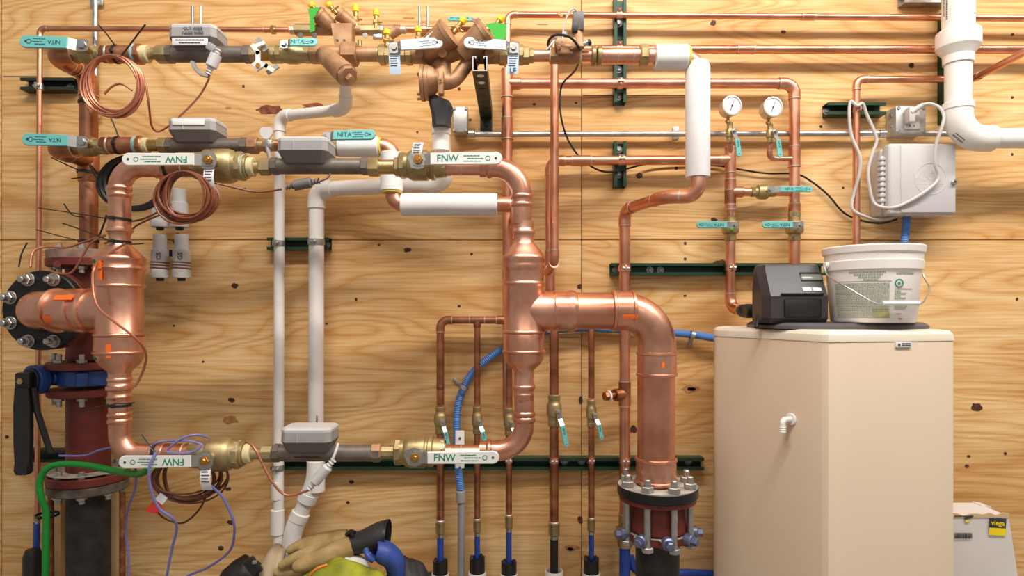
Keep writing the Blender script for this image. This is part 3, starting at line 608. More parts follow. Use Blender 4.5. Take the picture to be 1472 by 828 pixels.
# ================================================================== RED IRON STACK WITH BUTTERFLY VALVE
ds = .19; sx = 127.5; SX = W(sx, 0, ds).x
def zat(py, d): return W(0, py, d).z
def hexbolt(parent, c, ax, r, L, head=.009, mt='bolt', both=True, nut=.008):
    c = V(c); ax = V(ax).normalized(); m = MB(); m.cyl(c, c+ax*head, r*1.75, 6, .001); m.cyl(c+ax*head*.5, c+ax*(head+L), r, 10, .001)
    return m.build('bolt', mt, parent)
def flange(parent, c, ax, r, th, mt, nb, bc, br, name='flange_plate', bl=.012, bm='bolt', ph=PI/8, sides=(1,), hole=0):
    c = V(c); ax = V(ax).normalized(); u, b = perp(ax)
    o = MB().lathe([(-th/2, 0), (-th/2, r-.003), (-th/2+.003, r), (th/2-.003, r), (th/2, r-.003), (th/2, 0)], c, ax, 40).build(name, mt, parent)
    for k in range(nb):
        a = 2*PI*k/nb+ph; p = c+(u*math.cos(a)+b*math.sin(a))*bc
        for s in sides: hexbolt(parent, p+ax*s*th/2, ax*s, br, bl, mt=bm)
    return o
rf = R(62, ds)/st(sx); rp_ = R(33.5, ds)/st(sx)
t = thing('iron_tee', 'red oxide iron tee with bolted flanges, facing the room', 'pipe fitting', V((SX, -ds, zat(545, ds))))
C0 = V((SX, -ds, 0))
def zc(py): return C0+Z_*zat(py, ds)
MB().lathe([(0, rp_*1.02), (.03, rp_*.98), ((zc(380)-zc(515)).length, rp_*1.02)], zc(515), Z_, 28).build('tee_body', 'red_oxide', t)
flange(t, zc(379), Z_, rf, .026, 'red_oxide', 8, rf*.80, .008, sides=(-1,)); flange(t, zc(524), Z_, rf, .022, 'red_oxide', 8, rf*.80, .008, sides=(1,), bl=.018)
brc = V((SX, -ds, zat(446, ds)))
MB().cyl(brc, brc+FRONT*.15, rp_*1.03, 28).build('tee_branch', 'red_oxide', t)
fc = W(62, 446, .385); FR = .113
MB().cyl(V((fc.x, -.335, brc.z)), V((fc.x, -.362, brc.z)), FR, 40, .003).build('branch_flange', 'red_oxide', t)
MB().cyl(W(82, 380, .26), W(82, 380, .31), .011, 14).build('test_plug', 'red_oxide', t)
t = thing('blind_flange', 'dusty brown cover flange bolted on top of the red tee', 'flange', zc(371)); flange(t, zc(368), Z_, rf*.98, .030, 'dusty_brown', 8, rf*.80, .008, sides=(1,), bl=.006)
t = thing('butterfly_valve', 'blue butterfly valve with a black hand lever between red flanges', 'valve', zc(548))
MB().cyl(zc(552), zc(531), rf*.74, 32).build('valve_disc_body', 'blue_valve', t)
for k in range(4):
    a = PI/4*(2*k+1)-PI/8; MB().cyl(zc(551)+V((math.cos(a)*rf*.8, math.sin(a)*rf*.8, 0)), zc(532)+V((math.cos(a)*rf*.8, math.sin(a)*rf*.8, 0)), .017, 14).build('bolt_lug', 'blue_valve', t)
hub = W(60, 545, .26); stem_end = W(46, 546, .345)
MB().cyl(zc(541)+V((-rf*.5, -.03, 0)), W(72, 543, .26), .023, 18).build('valve_neck', 'blue_valve', t)
n_ = V((-.35, -1, 0)).normalized()
MB().cyl(hub, hub+n_*.03, .045, 28).build('gear_disc', 'blue_valve', t); MB().cyl(hub+n_*.03, hub+n_*.036, .036, 20).build('notch_plate', 'black', t)
hd_ = hub+n_*.05; MB().cyl(hub+n_*.03, hd_, .014, 14).build('stem', 'black', t); MB().box(hd_, (.044, .024, .05), .006).build('lever_hub', 'black', t); MB().cyl(hd_+FRONT*.012, hd_+FRONT*.02, .0095, 6, .001).build('stem_nut', 'brass_bright', t)
prof = [(0, .020), (.05, .0245), (.16, .0245), (.22, .021), (.245, .024), (.255, .016)]
rings = []
for q, h in prof:
    c = hd_+V((.002*q, -.004, -.02-q)); rings.append([c+V((x*h, y*.013, 0)) for x, y in ((-1, -.6), (-.8, -1), (.8, -1), (1, -.6), (1, .6), (.8, 1), (-.8, 1), (-1, .6))])
MB().loft(rings).build('hand_lever', 'black', t)
MB().tube([hd_+V((.028, 0, -.02)), hd_+V((.034, .005, -.09)), hd_+V((.07, .01, -.215))], .0085, 8).build('trigger', 'black', t)
t = thing('iron_spool', 'red oxide iron spool pipe below the butterfly valve', 'pipe', zc(690))
MB().lathe([(0, rp_), ((zc(560)-zc(685)).length, rp_)], zc(685), Z_, 28).build('spool_body', 'red_oxide', t)
flange(t, zc(562), Z_, rf*.98, .022, 'red_oxide', 8, rf*.8, .008, sides=(-1,), bl=.018); flange(t, zc(684), Z_, rf, .026, 'red_oxide', 8, rf*.8, .0085, sides=(1,))
MB().cyl(zc(675), zc(674), rf*.96, 36, .001).build('dust_film', 'dusty', t)
t = thing('iron_pipe', 'black iron pipe under the red spool, rising from the floor', 'pipe', V((SX, -ds, 0)))
MB().tube([V((SX, -ds, 0)), zc(700)], rp_, 28).build('pipe_barrel', 'black_iron', t); flange(t, zc(697), Z_, rf*.98, .028, 'dusty_dark', 8, rf*.8, .0085, sides=(-1,)); 
for px, lab in ((73, 'beside the green wire'), (176, 'beside the violet wire')):
    c = W(px, 0, ds); tag(MB().lathe([(i*.0035, .0095 if i % 2 else .0083) for i in range(int(zat(706, ds)/.0035))], V((c.x, c.y, 0)), Z_, 10).build('threaded_rod', 'rust'), 'rusty threaded rod under the red flange '+lab, 'rod', 'threaded rods')
for px, y0, y1, lab in ((86, 704, 905, 'close to the green wire'), (166, 700, 905, 'close to the violet wire')):
    p, q = W(px, y0, .02), W(px, y1, .02); q.z = max(q.z, 0)
    tag(MB().box((p+q)/2, (.026, .03, (p-q).length), .002).build('wood_batten', 'pine'), 'upright wooden batten behind the black iron pipe '+lab, 'batten')
# black flange with copper branch
t = thing('black_flange', 'black bolted flange on the copper branch of the big tee', 'flange', fc)
fo = V((fc.x, -.378, brc.z)); o_ = MB().lathe([(-.014, 0), (-.014, FR-.003), (-.011, FR), (.011, FR), (.014, FR-.003), (.014, 0)], fo, FRONT, 44).build('flange_plate', 'black_flange', t)
for k in range(8):
    a = 2*PI*(k+.5)/8; p = fo+V((math.cos(a), 0, math.sin(a)))*FR*.83+FRONT*.014
    m = MB(); m.cyl(p, p+FRONT*.004, .019, 18, .001); m.cyl(p+FRONT*.003, p+FRONT*.017, .0155, 6, .002); b_ = m.build('flange_nut', 'bolt', t)
    MB().cyl(p+FRONT*.015, p+FRONT*.034, .0088, 12, .002).build('stud', 'bolt', b_)
LT = .50
TC = W(172, 447, LT)                              # axis of the near copper tee
b0 = fo+FRONT*.012; b1 = V((fo.x+.012, -.42, fo.z)); b2 = V((TC.x, -LT, fo.z))
rb = R(31, .46)/1.02
br = thing('copper_branch', 'copper branch with press collars from the black flange to the big tee', 'pipe', b0)
MB().tube(fillet([b0, b1, b2], .05), rb*.93, 30).build('pipe', 'copper', br)
ua = (b2-b1).normalized(); Lb = (b2-b1).length
for f0, f1, k in ((.22, .27, 1.06), (.40, .56, 1.03), (.66, .70, 1.05)):
    o = MB().lathe([(0, rb*.92), (.003, rb*k), ((f1-f0)*Lb-.003, rb*k), ((f1-f0)*Lb, rb*.92)], b1+ua*Lb*f0, ua, 32).build('press_collar', 'copper', br)
MB().lathe([(-.006, rb*.95), (-.006, rb*1.06), (.012, rb*1.06), (.014, rb*.95)], b0, FRONT, 32).build('hub', 'black_flange', br)
MB().patch(b1+ua*Lb*.30, ua, rb*.98, .25, .60, 0, .05).build('sticker', 'orange', br); MB().patch(b1+ua*Lb*.42, ua, rb*1.035, -.75, -.48, 0, .065, ref=FRONT).build('sticker', 'orange', br)
run('iron_riser', 'old copper riser standing on the red tee and feeding the upper teal valve', 'pipe', [zc(361), V((SX, -ds, W(0, 78, .35).z)), V((SX, -.35, W(0, 78, .35).z)), W(104, 78, .35)], .0262, 'copper_old', l=.042, rings=True, k=1.08)
bpy.data.objects['iron_riser'].name = 'copper_riser'
run('copper_pipe', 'old copper branch off the riser feeding the lower teal valve', 'pipe', [V((SX, -ds, W(0, 212, .35).z)), V((SX, -.35, W(0, 212, .35).z)), W(104, 212, .35)], .0262, 'copper_old', l=.042, k=1.08)
MB().lathe([(0, .028), (.003, .030), (.09, .030), (.093, .028)], zc(262), Z_, 20).build('coupling', 'copper_old', bpy.data.objects['copper_riser'])

# ================================================================== THE FRONT COPPER LOOP
def turned(parent, px, d, rows, name, mt='copper', seg=36):     # rows: (py, radius px) down a vertical axis
    z0 = W(px, rows[0][0], d); k = st(px)
    return MB().lathe([((z0.z-W(px, y, d).z), R(r, d)/k) for y, r in rows], z0, -Z_, seg).build(name, mt, parent, sharp=50)
def bead(y, r, h=3.2, k=1.07): return [(y-h, r), (y-h*.7, r*k), (y, r*(k+.02)), (y+h*.7, r*k), (y+h, r)]
lt = thing('copper_tee', 'large copper press tee at the black flange, marked with orange stickers', 'pipe fitting', W(172, 540, LT))
turned(lt, 172, LT, [(320, 17.5)]+bead(331, 18, 3.5, 1.12)+[(340, 16.5), (350, 16.5), (353, 17.5), (360, 27), (368, 36), (371, 39.5), (374, 39.5), (377, 38), (383, 38), (386, 40), (389, 38), (392, 36.5), (405, 36.5)]+bead(411, 36.5, 2.5, 1.04)+[(415, 36), (478, 36)]+bead(481, 36.5, 2.5, 1.05)+[(484, 38), (502, 38)]+bead(506, 38, 2.5, 1.05)+[(510, 37.5), (516, 36), (525, 29), (533, 19), (537, 17.5)]+bead(545, 17.5, 3, 1.08)+[(550, 17.5)]+bead(557, 18.5, 3.5, 1.12)+[(562, 17.5)]+bead(570, 17.5, 2.5, 1.06)+[(576, 17.5)], 'tee_barrel')
kx = R(36.6, LT)/st(172)
MB().patch(W(172, 404, LT), Z_, kx*1.03, -.36, -.14, 0, .045).build('sticker', 'orange', lt); MB().patch(W(172, 388, LT), Z_, kx*1.09, -.36, -.14, 0, .02).build('sticker', 'orange', lt)
MB().patch(W(172, 512, LT), Z_, kx*1.045, .02, .24, 0, .035).build('sticker', 'orange', lt); MB().patch(W(172, 380, LT), Z_, kx*1.05, -.78, -.62, 0, .012).build('green_dot', 'dot_green', lt); MB().patch(W(172, 516, LT), Z_, kx*1.01, -.72, -.58, 0, .010).build('green_dot', 'dot_green', lt)
def loop_elbow(label, pts, r, d, l, beads_):
    t = thing('copper_elbow', label, 'pipe fitting', pts[1]); a = [V(p) for p in pts]; d1 = (a[0]-a[1]).normalized(); d2 = (a[2]-a[1]).normalized()
    MB().tube([a[0]]+arc(a[1], d1, d2, l, 14)+[a[2]], r, 28).build('elbow_bend', 'copper', t)
    for p, ax in beads_:
        MB().lathe([(-.008, r*.99), (-.006, r*1.05), (-.003, r*1.12), (.003, r*1.12), (.006, r*1.05), (.008, r*.99)], p, ax, 28).build('press_bead', 'copper', t)
    return t
re = R(17.3, LT)/st(172); rh = R(14.5, LT)
loop_elbow('bright copper elbow above the big tee under a white lever', [W(172, 322, LT), W(172, 240, LT), W(240, 240, LT)], re, LT, .058, [(W(172, 281, LT), Z_), (W(172, 271, LT), Z_), (W(226, 240, LT), X_)])
loop_elbow('bright copper elbow below the big tee by the green wire', [W(172, 574, LT), W(172, 652, LT), W(235, 652, LT)], re*.98, LT, .055, [(W(172, 605, LT), Z_), (W(172, 596, LT), Z_), (W(222, 652, LT), X_)])
rt = thing('copper_tee', 'large copper press tee whose branch leads to the flanged elbow', 'pipe fitting', W(753, 540, LT))
turned(rt, 753, LT, [(318, 14.5), (328, 14.5)]+bead(334, 15, 3, 1.08)+[(340, 14.5), (349, 14.5), (352, 17), (360, 24), (367, 28.5), (369, 30.5), (373, 31), (377, 30), (381, 30), (384, 31), (388, 29.5), (391, 29), (404, 29)]+bead(408, 29, 2.5, 1.03)+[(412, 28.5), (474, 28.5)]+bead(477, 28.8, 2.5, 1.05)+[(481, 29.5), (502, 29.5)]+bead(505, 29.5, 2.5, 1.05)+[(508, 29), (516, 28.5), (524, 23), (531, 15.5), (534, 14.5), (545, 14.5)]+bead(556, 15, 3.2, 1.1)+[(562, 14.5)]+bead(567, 14.5, 2, 1.03)+[(578, 14.5)], 'tee_barrel')
c = W(753, 447, LT)
MB().lathe([(0, R(27, LT)), (R(30, LT), R(28, LT)), (R(42, LT), R(28.5, LT)), (R(44, LT), R(29.6, LT)), (R(46, LT), R(28.5, LT)), (R(62, LT), R(28.5, LT)), (R(65, LT), R(29.8, LT)), (R(70, LT), R(29.8, LT)), (R(74, LT), R(28.2, LT)), (R(76, LT), R(27, LT))], c, X_, 36).build('tee_branch', 'copper', rt)
loop_elbow('bright copper elbow dropping into the tee beside the white lever', [W(690, 241, LT), W(749.5, 241, LT), W(749.5, 322, LT)], rh, LT, .072, [(W(703, 241, LT), X_), (W(749.5, 283, LT), Z_), (W(749.5, 295, LT), Z_)])
loop_elbow('bright copper elbow under the tee beside the lower white lever', [W(690, 648, LT), W(753.5, 648, LT), W(753.5, 575, LT)], rh, LT, .072, [(W(703, 648, LT), X_), (W(753.5, 603, LT), Z_), (W(753.5, 595, LT), Z_)])
# flanged elbow
rk = R(26.5, LT)
fe = thing('copper_elbow', 'largest copper elbow turning down to the black flange', 'pipe fitting', W(944, 447, LT))
bc_ = W(944, 447, LT); MB().tube([W(826, 447, LT), W(890, 447, LT)], rk, 32).build('pipe', 'copper_tube', fe)
MB().tube([W(882, 447, LT)]+arc(bc_, -X_, -Z_, .094, 16)+[W(944, 512, LT)], rk*1.04, 32).build('elbow_bend', 'copper', fe)
def band(parent, p, q, r): p, q = V(p), V(q); L = (q-p).length; return MB().lathe([(0, r*.97), (.002, r*1.06), (.008, r*1.07), (.010, r*1.02), (L-.010, r*1.02), (L-.008, r*1.07), (L-.002, r*1.06), (L, r*.97)], p, q-p, 34).build('press_collar', 'copper', parent)
band(fe, W(879, 447, LT), W(912, 447, LT), rk*1.05); band(fe, W(944, 505, LT), W(944, 541, LT), rk*1.04)
MB().patch(W(890, 447, LT), X_, rk*1.10, .18, .38, 0, .04, ref=FRONT).build('sticker', 'orange', fe); MB().patch(W(944, 526, LT), Z_, rk*1.09, .02, .16, 0, .014).build('sticker', 'orange', fe)
vp = thing('copper_pipe', 'thick upright copper pipe standing in the flange adapter', 'pipe', W(943, 690, LT))
MB().tube([W(943, 530, LT), W(943, 695, LT)], rk*1.01, 32).build('pipe', 'copper_tube', vp); band(vp, W(943, 657, LT), W(943, 694, LT), rk*1.06)
fa = thing('flange_adapter', 'black-topped red flange adapter clamped to the black iron pipe', 'pipe fitting', W(944, 770, LT))
zf = W(945, 703, LT); rfl = R(57, LT)
MB().lathe([(-.014, 0), (-.014, rfl-.002), (-.012, rfl), (.010, rfl), (.012, rfl-.002), (.012, 0)], zf, Z_, 44).build('flange_plate', 'black_flange', fa)
MB().lathe([(.012, rfl*.5), (.012, rfl*.985), (.0128, rfl*.985), (.0128, rfl*.5)], zf, Z_, 44).build('dust_film', 'dusty', fa)
MB().lathe([(0, R(38, LT)), (-.05, R(40, LT)), (-.085, R(42, LT)), (-.09, R(42, LT))], zf+Z_*-.012, Z_, 30).build('gland_body', 'red_oxide', fa)
MB().lathe([(0, rfl*.5), (0, rfl*.95), (-.010, rfl*.95), (-.010, rfl*.5)], zf-Z_*.016, Z_, 36).build('upper_lip', 'red_oxide', fa)
m = MB(); pts = []
for k in range(64):
    a = 2*PI*k/64; q = rfl*(.80+.16*max(0, math.cos(8*a))**.6 if math.cos(8*a) > 0 else .80); pts.append((q*math.cos(a), q*math.sin(a)))
m.prism(pts, zf-Z_*.126, X_, Y_, Z_*.018); m.build('gland_ring', 'red_oxide', fa)
m = MB(); m.prism([(x*.985, y*.985) for x, y in pts], zf-Z_*.1078, X_, Y_, Z_*.0008); m.build('dust_film', 'dusty', fa)
for k in range(8):
    a = 2*PI*(k+.5)/8-PI/2-.12; e = V((math.cos(a), math.sin(a), 0)); p = zf+e*rfl*.82
    m = MB(); m.cyl(p-Z_*.135, p+Z_*.045, .0088, 12, .002); b_ = m.build('stud_bolt', 'bolt', fa)
    m = MB(); m.cyl(p+Z_*.0128, p+Z_*.028, .0165, 6, .002); m.build('nut', 'bolt', b_); m = MB(); m.cyl(p-Z_*.14, p-Z_*.126, .0155, 6, .002); m.build('nut', 'bolt', b_)
for k in range(5):
    a = -PI/2+(k-2)*.72+.06; e = V((math.cos(a), math.sin(a), 0)); p = zf-Z_*.112+e*rfl*.78
    m = MB(); m.cyl(p, p+e*.022, .0165, 16, .003); m.cyl(p+e*.02, p+e*.036, .0115, 6, .002); m.build('set_screw', 'bolt_blue', fa)
ip = tag(MB().tube([V((zf.x-.001, -LT, 0)), zf-Z_*.10], R(31, LT), 30).build('iron_pipe', 'black_iron'), 'black iron pipe below the flange adapter by the softener', 'pipe')

# ================================================================== LOOP ROWS: VALVES, METERS
def big_valve(label, x0, x1, py, r, lever_dir, tagside, text_dir, paper=True, sty=None):
    d = LT; c = W((x0+x1)/2, py, d); t = thing('ball_valve', label, 'valve', c); h = (W(x1, py, d)-W(x0, py, d)).length/2; rr = R(r, d); ax = X_*(-1 if lever_dir.x < 0 else 1)
    # taper: lever side is the wide body end
    prof = [(-h*1.0, 0), (-h, rr*.62), (-h*.86, rr*.70), (-h*.84, rr*.80), (-h*.62, rr*.82), (-h*.56, rr*.92), (-h*.4, rr), (h*.2, rr), (h*.25, rr*.9), (h*.32, rr*.9), (h*.36, rr*.97), (h*.5, rr*.97), (h*.55, rr*.84), (h*.82, rr*.80), (h, rr*.74), (h, 0)]
    MB().lathe(prof, c, ax, 30).build('valve_body', 'brass', t)
    m = MB(); m.cyl(c-ax*h*1.0, c-ax*h*.72, rr*.86, 8, .003, PI/8); m.build('end_nut', 'brass', t); m = MB(); m.cyl(c+ax*h*.74, c+ax*h*1.0, rr*.80, 8, .003, PI/8); m.build('end_nut', 'brass', t)
    s0 = c-ax*h*.05; so = rr+.022; n = FRONT
    MB().cyl(s0+n*rr*.85, s0+n*(so-.002), .014, 16).build('bonnet', 'brass', t)
    p = s0+n*so; pl = [(-.022, -.006), (-.018, -.02), (0, -.024), (.014, -.020), (.02, -.006), (.02, .008), (.012, .021), (-.006, .024), (-.02, .018), (-.028, .006)]
    MB().prism(pl, p, X_, Z_, n*.003).build('stop_plate', 'steel', t); MB().cyl(p+n*.003, p+n*.013, .0125, 6, .001).build('stem_nut', 'brass_gold', t); MB().cyl(p+n*.012, p+n*.017, .007, 12).build('stem_end', 'brass_gold', t)
    lever(t, p+n*.004, lever_dir, .215, .0325, 'lever_white', .15, 'FNW', ink='ink_green', lines=True, th=.007, drop=.006, text_dir=text_dir, small=.60, tpos=.24)
    if tagside: ptag(t, p+V((0, .004, -.014 if tagside < 0 else .046)), .026, .062 if tagside < 0 else .045, 'tag_paper', .012, lean=.004 if tagside < 0 else -.004)
    return t
big_valve('big brass ball valve over the brown wire bundle, white lever toward the elbow', 280, 352, 239, 24.5, V((-1, 0, .0)), -1, V((-1, 0, 0)))
big_valve('big brass ball valve under the white drain coupling with white lever', 574, 642, 238, 22, V((1, 0, .01)), 1, V((1, 0, 0)))
bv3 = big_valve('big brass ball valve by the loose brown wires, white lever over the green wire', 275, 348, 653, 24.5, V((-1, 0, -.01)), -1, V((-1, 0, 0)))
bv4 = big_valve('big brass ball valve with white lever over the corrugated hose', 568, 640, 649, 23, V((1, 0, .01)), 0, V((1, 0, 0)))
MB().patch(W(604, 634, LT), X_, R(23, LT)*1.01, .25, .9, -R(10, LT), R(10, LT)).build('white_label', 'tag_paper', bv4)
for py, lab in ((240, 'upper'), (652, 'lower')):
    t = thing('copper_pipe', 'bright copper stub with press collar between %s elbow and big valve' % ('the upper' if py < 400 else 'the lower'), 'pipe', W(240, py, LT))
    chain(t, py, LT, [('pipe', 232, 284, 14.5, 'copper_old', 28), ('press_collar', 228, 238, 16, 'copper', 28), ('solder_ring', 264, 266, 15.2, 'solder', 24)])
    t = thing('copper_pipe', 'bright copper stub between %s valve and the far elbow' % ('the upper' if py < 400 else 'the lower'), 'pipe', W(665, py, LT))
    chain(t, py, LT, [('pipe', 638, 695, 12.6, 'copper', 28), ('adapter', 640, 650, 13.4, 'copper', 28), ('solder_ring', 662, 664, 13.3, 'solder', 24), ('thread_tape', 638.5, 641, 14.5, 'teal_tape', 24)])
def housing(parent, cx, y0, y1, hw, d, dy=.055, marks=False, base_shade='grey_dark'):
    """faceted plastic meter head: lofted octagons, pale lid on top"""
    zt, zb = W(0, y0, d+dy*.6).z, W(0, y1, d+dy*.6).z; H = zt-zb; c = W(cx, 0, d+dy*.2); x = c.x; y = -d+.0; hwm = R(hw, d+dy*.6)
    def ring(z, kx, ky, ch=.25):
        a, b = hwm*kx, dy*ky; k = min(a, b)*ch
        return [V((x+p, y+q, z)) for p, q in ((-a+k, -b), (a-k, -b), (a, -b+k), (a, b-k), (a-k, b), (-a+k, b), (-a, b-k), (-a, -b+k))]
    MB().loft([ring(zb-.004, .62, .45), ring(zb, .80, .62), ring(zb+H*.44, 1, 1)]).build('housing_base', base_shade, parent, sharp=15)  # shade put into the colour: down-facing chamfer gets a darker grey
    MB().loft([ring(zb+H*.44, 1.0, 1.0), ring(zb+H*.5, 1.0, 1.0), ring(zb+H*.82, .985, .97)]).build('housing', 'grey_plastic', parent, sharp=15)
    o = MB().loft([ring(zb+H*.82, 1.0, .97), ring(zb+H*.92, 1.0, .97), ring(zt, .93, .86), ring(zt+.001, .8, .7)]).build('housing_lid', 'grey_lid', parent, sharp=15)
    MB().box(V((x-hwm*.3, y-dy*1.02, zb+H*.62)), (.0015, .002, H*.36)).build('seam', 'grey_lid', parent)
    return V((x, y-dy*1.02, zb+H*.65)), H, hwm
def meter(label, x0, x1, py, r, d, hx, hy0, hy1, hw, dy=.048):
    t = thing('flow_meter', label, 'flow meter', W((x0+x1)/2, py+r, d))
    chain(t, py, d, [('meter_tube', x0, x1, r, 'iron_grey', 28), ('end_nut', x0, x0+11, r*1.12, 'iron_grey', 8), ('end_nut', x1-12, x1, r*1.12, 'iron_grey', 8)])
    MB().box(W(hx, hy1+2, d), (R(hw*1.1, d), dy*.9, R(8, d)), .003).build('saddle', 'black', t)
    return t, housing(t, hx, hy0, hy1, hw, d, dy)
mt1, h1 = meter('grey flow meter with handwriting and a sealed label on the top row', 240, 362, 78, 11.5, .35, 284, 37, 71, 34)
lettering(mt1, 'OUT WIRE', h1[1]*.17, h1[0]+V((.006, -.001, h1[1]*.10)), X_, Z_, 'ink_dark', 'handwriting'); lettering(mt1, 'GAGE WIRE', h1[1]*.17, h1[0]+V((.006, -.001, -h1[1]*.09)), X_, Z_, 'ink_dark', 'handwriting')
o = MB().box(h1[0]+V((-.004, .004, -h1[1]*.42)), (h1[2]*1.5, .003, h1[1]*.30), .001).build('seal_label', 'tag_paper', mt1); print_lines(o, h1[0]+V((-.004, .002, -h1[1]*.42)), X_, Z_, [(-.04, .04, .004, .003), (-.03, .03, -.004, .003)], 'ink_dark')
mt2, h2 = meter('grey flow meter with a white strip label on the middle row', 240, 358, 209, 10, .35, 283, 171, 203, 34)
o = MB().box(h2[0]+V((-.004, -.0005, h2[1]*.12)), (h2[2]*1.35, .003, h2[1]*.26), .001).build('strip_label', 'white', mt2)
mt3, h3 = meter('grey flow meter on the copper loop above the thick drain pipe', 390, 531, 239, 11.5, LT, 440, 198, 234, 36)
mt4, h4 = meter('grey flow meter low on the copper loop over the two drains', 393, 548, 651, 12, LT, 445, 614, 650, 36)
for (t0, py, d, its) in (
    ('brass nipple and union before the loop meter under the middle row', 240, LT, [('union_collar', 352, 357, 17, 'brass', 24), ('thread_tape', 350, 353, 18, 'teal_tape', 24), ('seal_collar', 357, 366, 14, 'cream', 20), ('nipple', 364, 386, 8.5, 'brass', 18), ('union_nut', 374, 390, 12.5, 'brass', 6)]),
    ('brass union after the loop meter by the white insulation cap', 240, LT, [('union_nut', 529, 546, 14, 'brass', 8), ('nipple', 544, 570, 10.5, 'brass_bright', 18), ('union_nut', 567, 577, 14, 'brass', 8)]),
    ('brass nipple and union before the low loop meter', 652, LT, [('union_collar', 346, 352, 18, 'brass', 24), ('thread_tape', 343, 347, 19, 'teal_tape', 24), ('seal_collar', 352, 362, 14, 'cream', 20), ('nipple', 361, 392, 8, 'brass', 18), ('union_nut', 376, 394, 12.5, 'brass', 8)]),
    ('brass union after the low loop meter', 650, LT, [('union_nut', 534, 549, 13, 'bronze', 8), ('nipple', 547, 571, 9.5, 'brass', 8)])):
    t = thing('pipe_union', t0, 'fitting', W((its[0][1]+its[-1][2])/2, py, d)); chain(t, py, d, its)

# ================================================================== TOP ROW (A)
DA = .35; YA = 78
ball_valve('brass ball valve at the head of the top row with a long teal lever', W(128, YA, DA), X_, .105, R(11, DA), .166, hdir=V((-1, 0, .03)), hh=.036, drop=.012, belly=1.25, ends=.92, stem_off=.016, neck=.20, text_dir=V((-1, 0, .03)), normal=V((0, -1, .08)).normalized(), th=.007, so=.052, small=.34)
t = thing('pipe_fitting', 'tarnished copper adapter and taped union behind the wire coil', 'fitting', W(175, YA, DA)); chain(t, YA, DA, [('solder_ring', 155, 158, 13.4, 'solder', 22), ('adapter', 148, 192, 12.5, 'copper_old', 22), ('thread_tape', 192, 197, 14, 'teal_tape', 22), ('union_nut', 196, 206, 14.5, 'copper_old', 8), ('seal_collar', 204, 214, 12.5, 'cream', 18), ('nipple', 212, 230, 7.5, 'brass', 18), ('union_nut', 226, 243, 13, 'brass', 8)])
t = thing('pipe_union', 'brass union after the hand-marked meter', 'fitting', W(375, YA, DA)); chain(t, YA, DA, [('union_nut', 360, 372, 12.5, 'brass', 8), ('nipple', 370, 398, 9.5, 'brass_bright', 18), ('union_nut', 388, 398, 13, 'brass', 8)])
# white forked wrench-like handle hung on the union
t = thing('forked_clip', 'white forked bracket clipped on the pipe before the strainer', 'bracket', W(374, 95, .42))
def flat(pts, wd, mt, name, d, th=.006):
    ps = [W(x, y, d) for x, y in pts]; m = MB()
    for a, b in zip(ps, ps[1:]):
        u = (b-a).normalized(); v = u.cross(FRONT); m.prism([(-wd*.4, -wd/2), ((b-a).length+wd*.4, -wd/2), ((b-a).length+wd*.4, wd/2), (-wd*.4, wd/2)], a-FRONT*th/2, u, v, FRONT*th)
    return m.build(name, mt, t)
flat([(364, 66), (371, 76), (371, 90)], .012, 'lever_white', 'bracket_arm', .40); flat([(371, 90), (383, 95), (392, 101)], .012, 'lever_white', 'bracket_arm', .40); flat([(366, 67), (379, 62)], .010, 'lever_white', 'bracket_clip', .395); flat([(372, 58), (381, 70)], .016, 'grey_plastic', 'bracket_pad', .385); flat([(386, 104), (398, 96)], .012, 'grey_plastic', 'bracket_pad', .385)
MB().box(W(371, 94, .40), (.026, .010, .026), .002, (V((.8, 0, .6)), Y_, V((-.6, 0, .8)))).build('square_boss', 'lever_white', t); MB().lathe([(0, 0), (0, .007), (.0015, .007), (.0015, 0)], W(371, 94, .407), FRONT, 14).build('square_hole', 'brass_gold', t)
ball_valve('brass ball valve before the strainer with a short teal lever', W(422, YA, DA), X_, .10, R(12, DA), .098, hdir=X_, hh=.026, drop=.010, belly=1.15, ends=.95, stem_off=-.012, neck=.22, normal=V((0, -1, .22)).normalized(), so=.046)
t = thing('y_strainer', 'bronze Y strainer with slanted leg over the white drain', 'strainer', W(490, 110, DA))
chain(t, YA, DA, [('inlet_hex', 446, 462, 13.5, 'bronze', 8), ('strainer_body', 458, 500, 12.5, 'bronze', 22), ('outlet_hex', 492, 514, 17, 'bronze', 8)])
a = W(466, 78, .36); b = W(498, 108, .43); MB().tube([a, b], [R(13, DA), R(15.5, DA)], 24).build('strainer_leg', 'bronze', t); u = (b-a).normalized()
MB().cyl(b-u*.002, b+u*.012, R(15.5, .43), 8, .003).build('leg_cap', 'bronze', t); MB().box(b+u*.02, (.018, .018, .018), .002, (u.cross(Y_).normalized(), u, u.cross(u.cross(Y_)).normalized())).build('square_plug', 'bronze', t)
t = thing('pipe_fitting', 'smooth bronze nipple between strainer and backflow valve', 'fitting', W(530, YA, DA)); chain(t, YA, DA, [('nipple', 512, 546, 10.3, 'bronze', 22), ('thread', 542, 549, 11, 'brass', 18)])
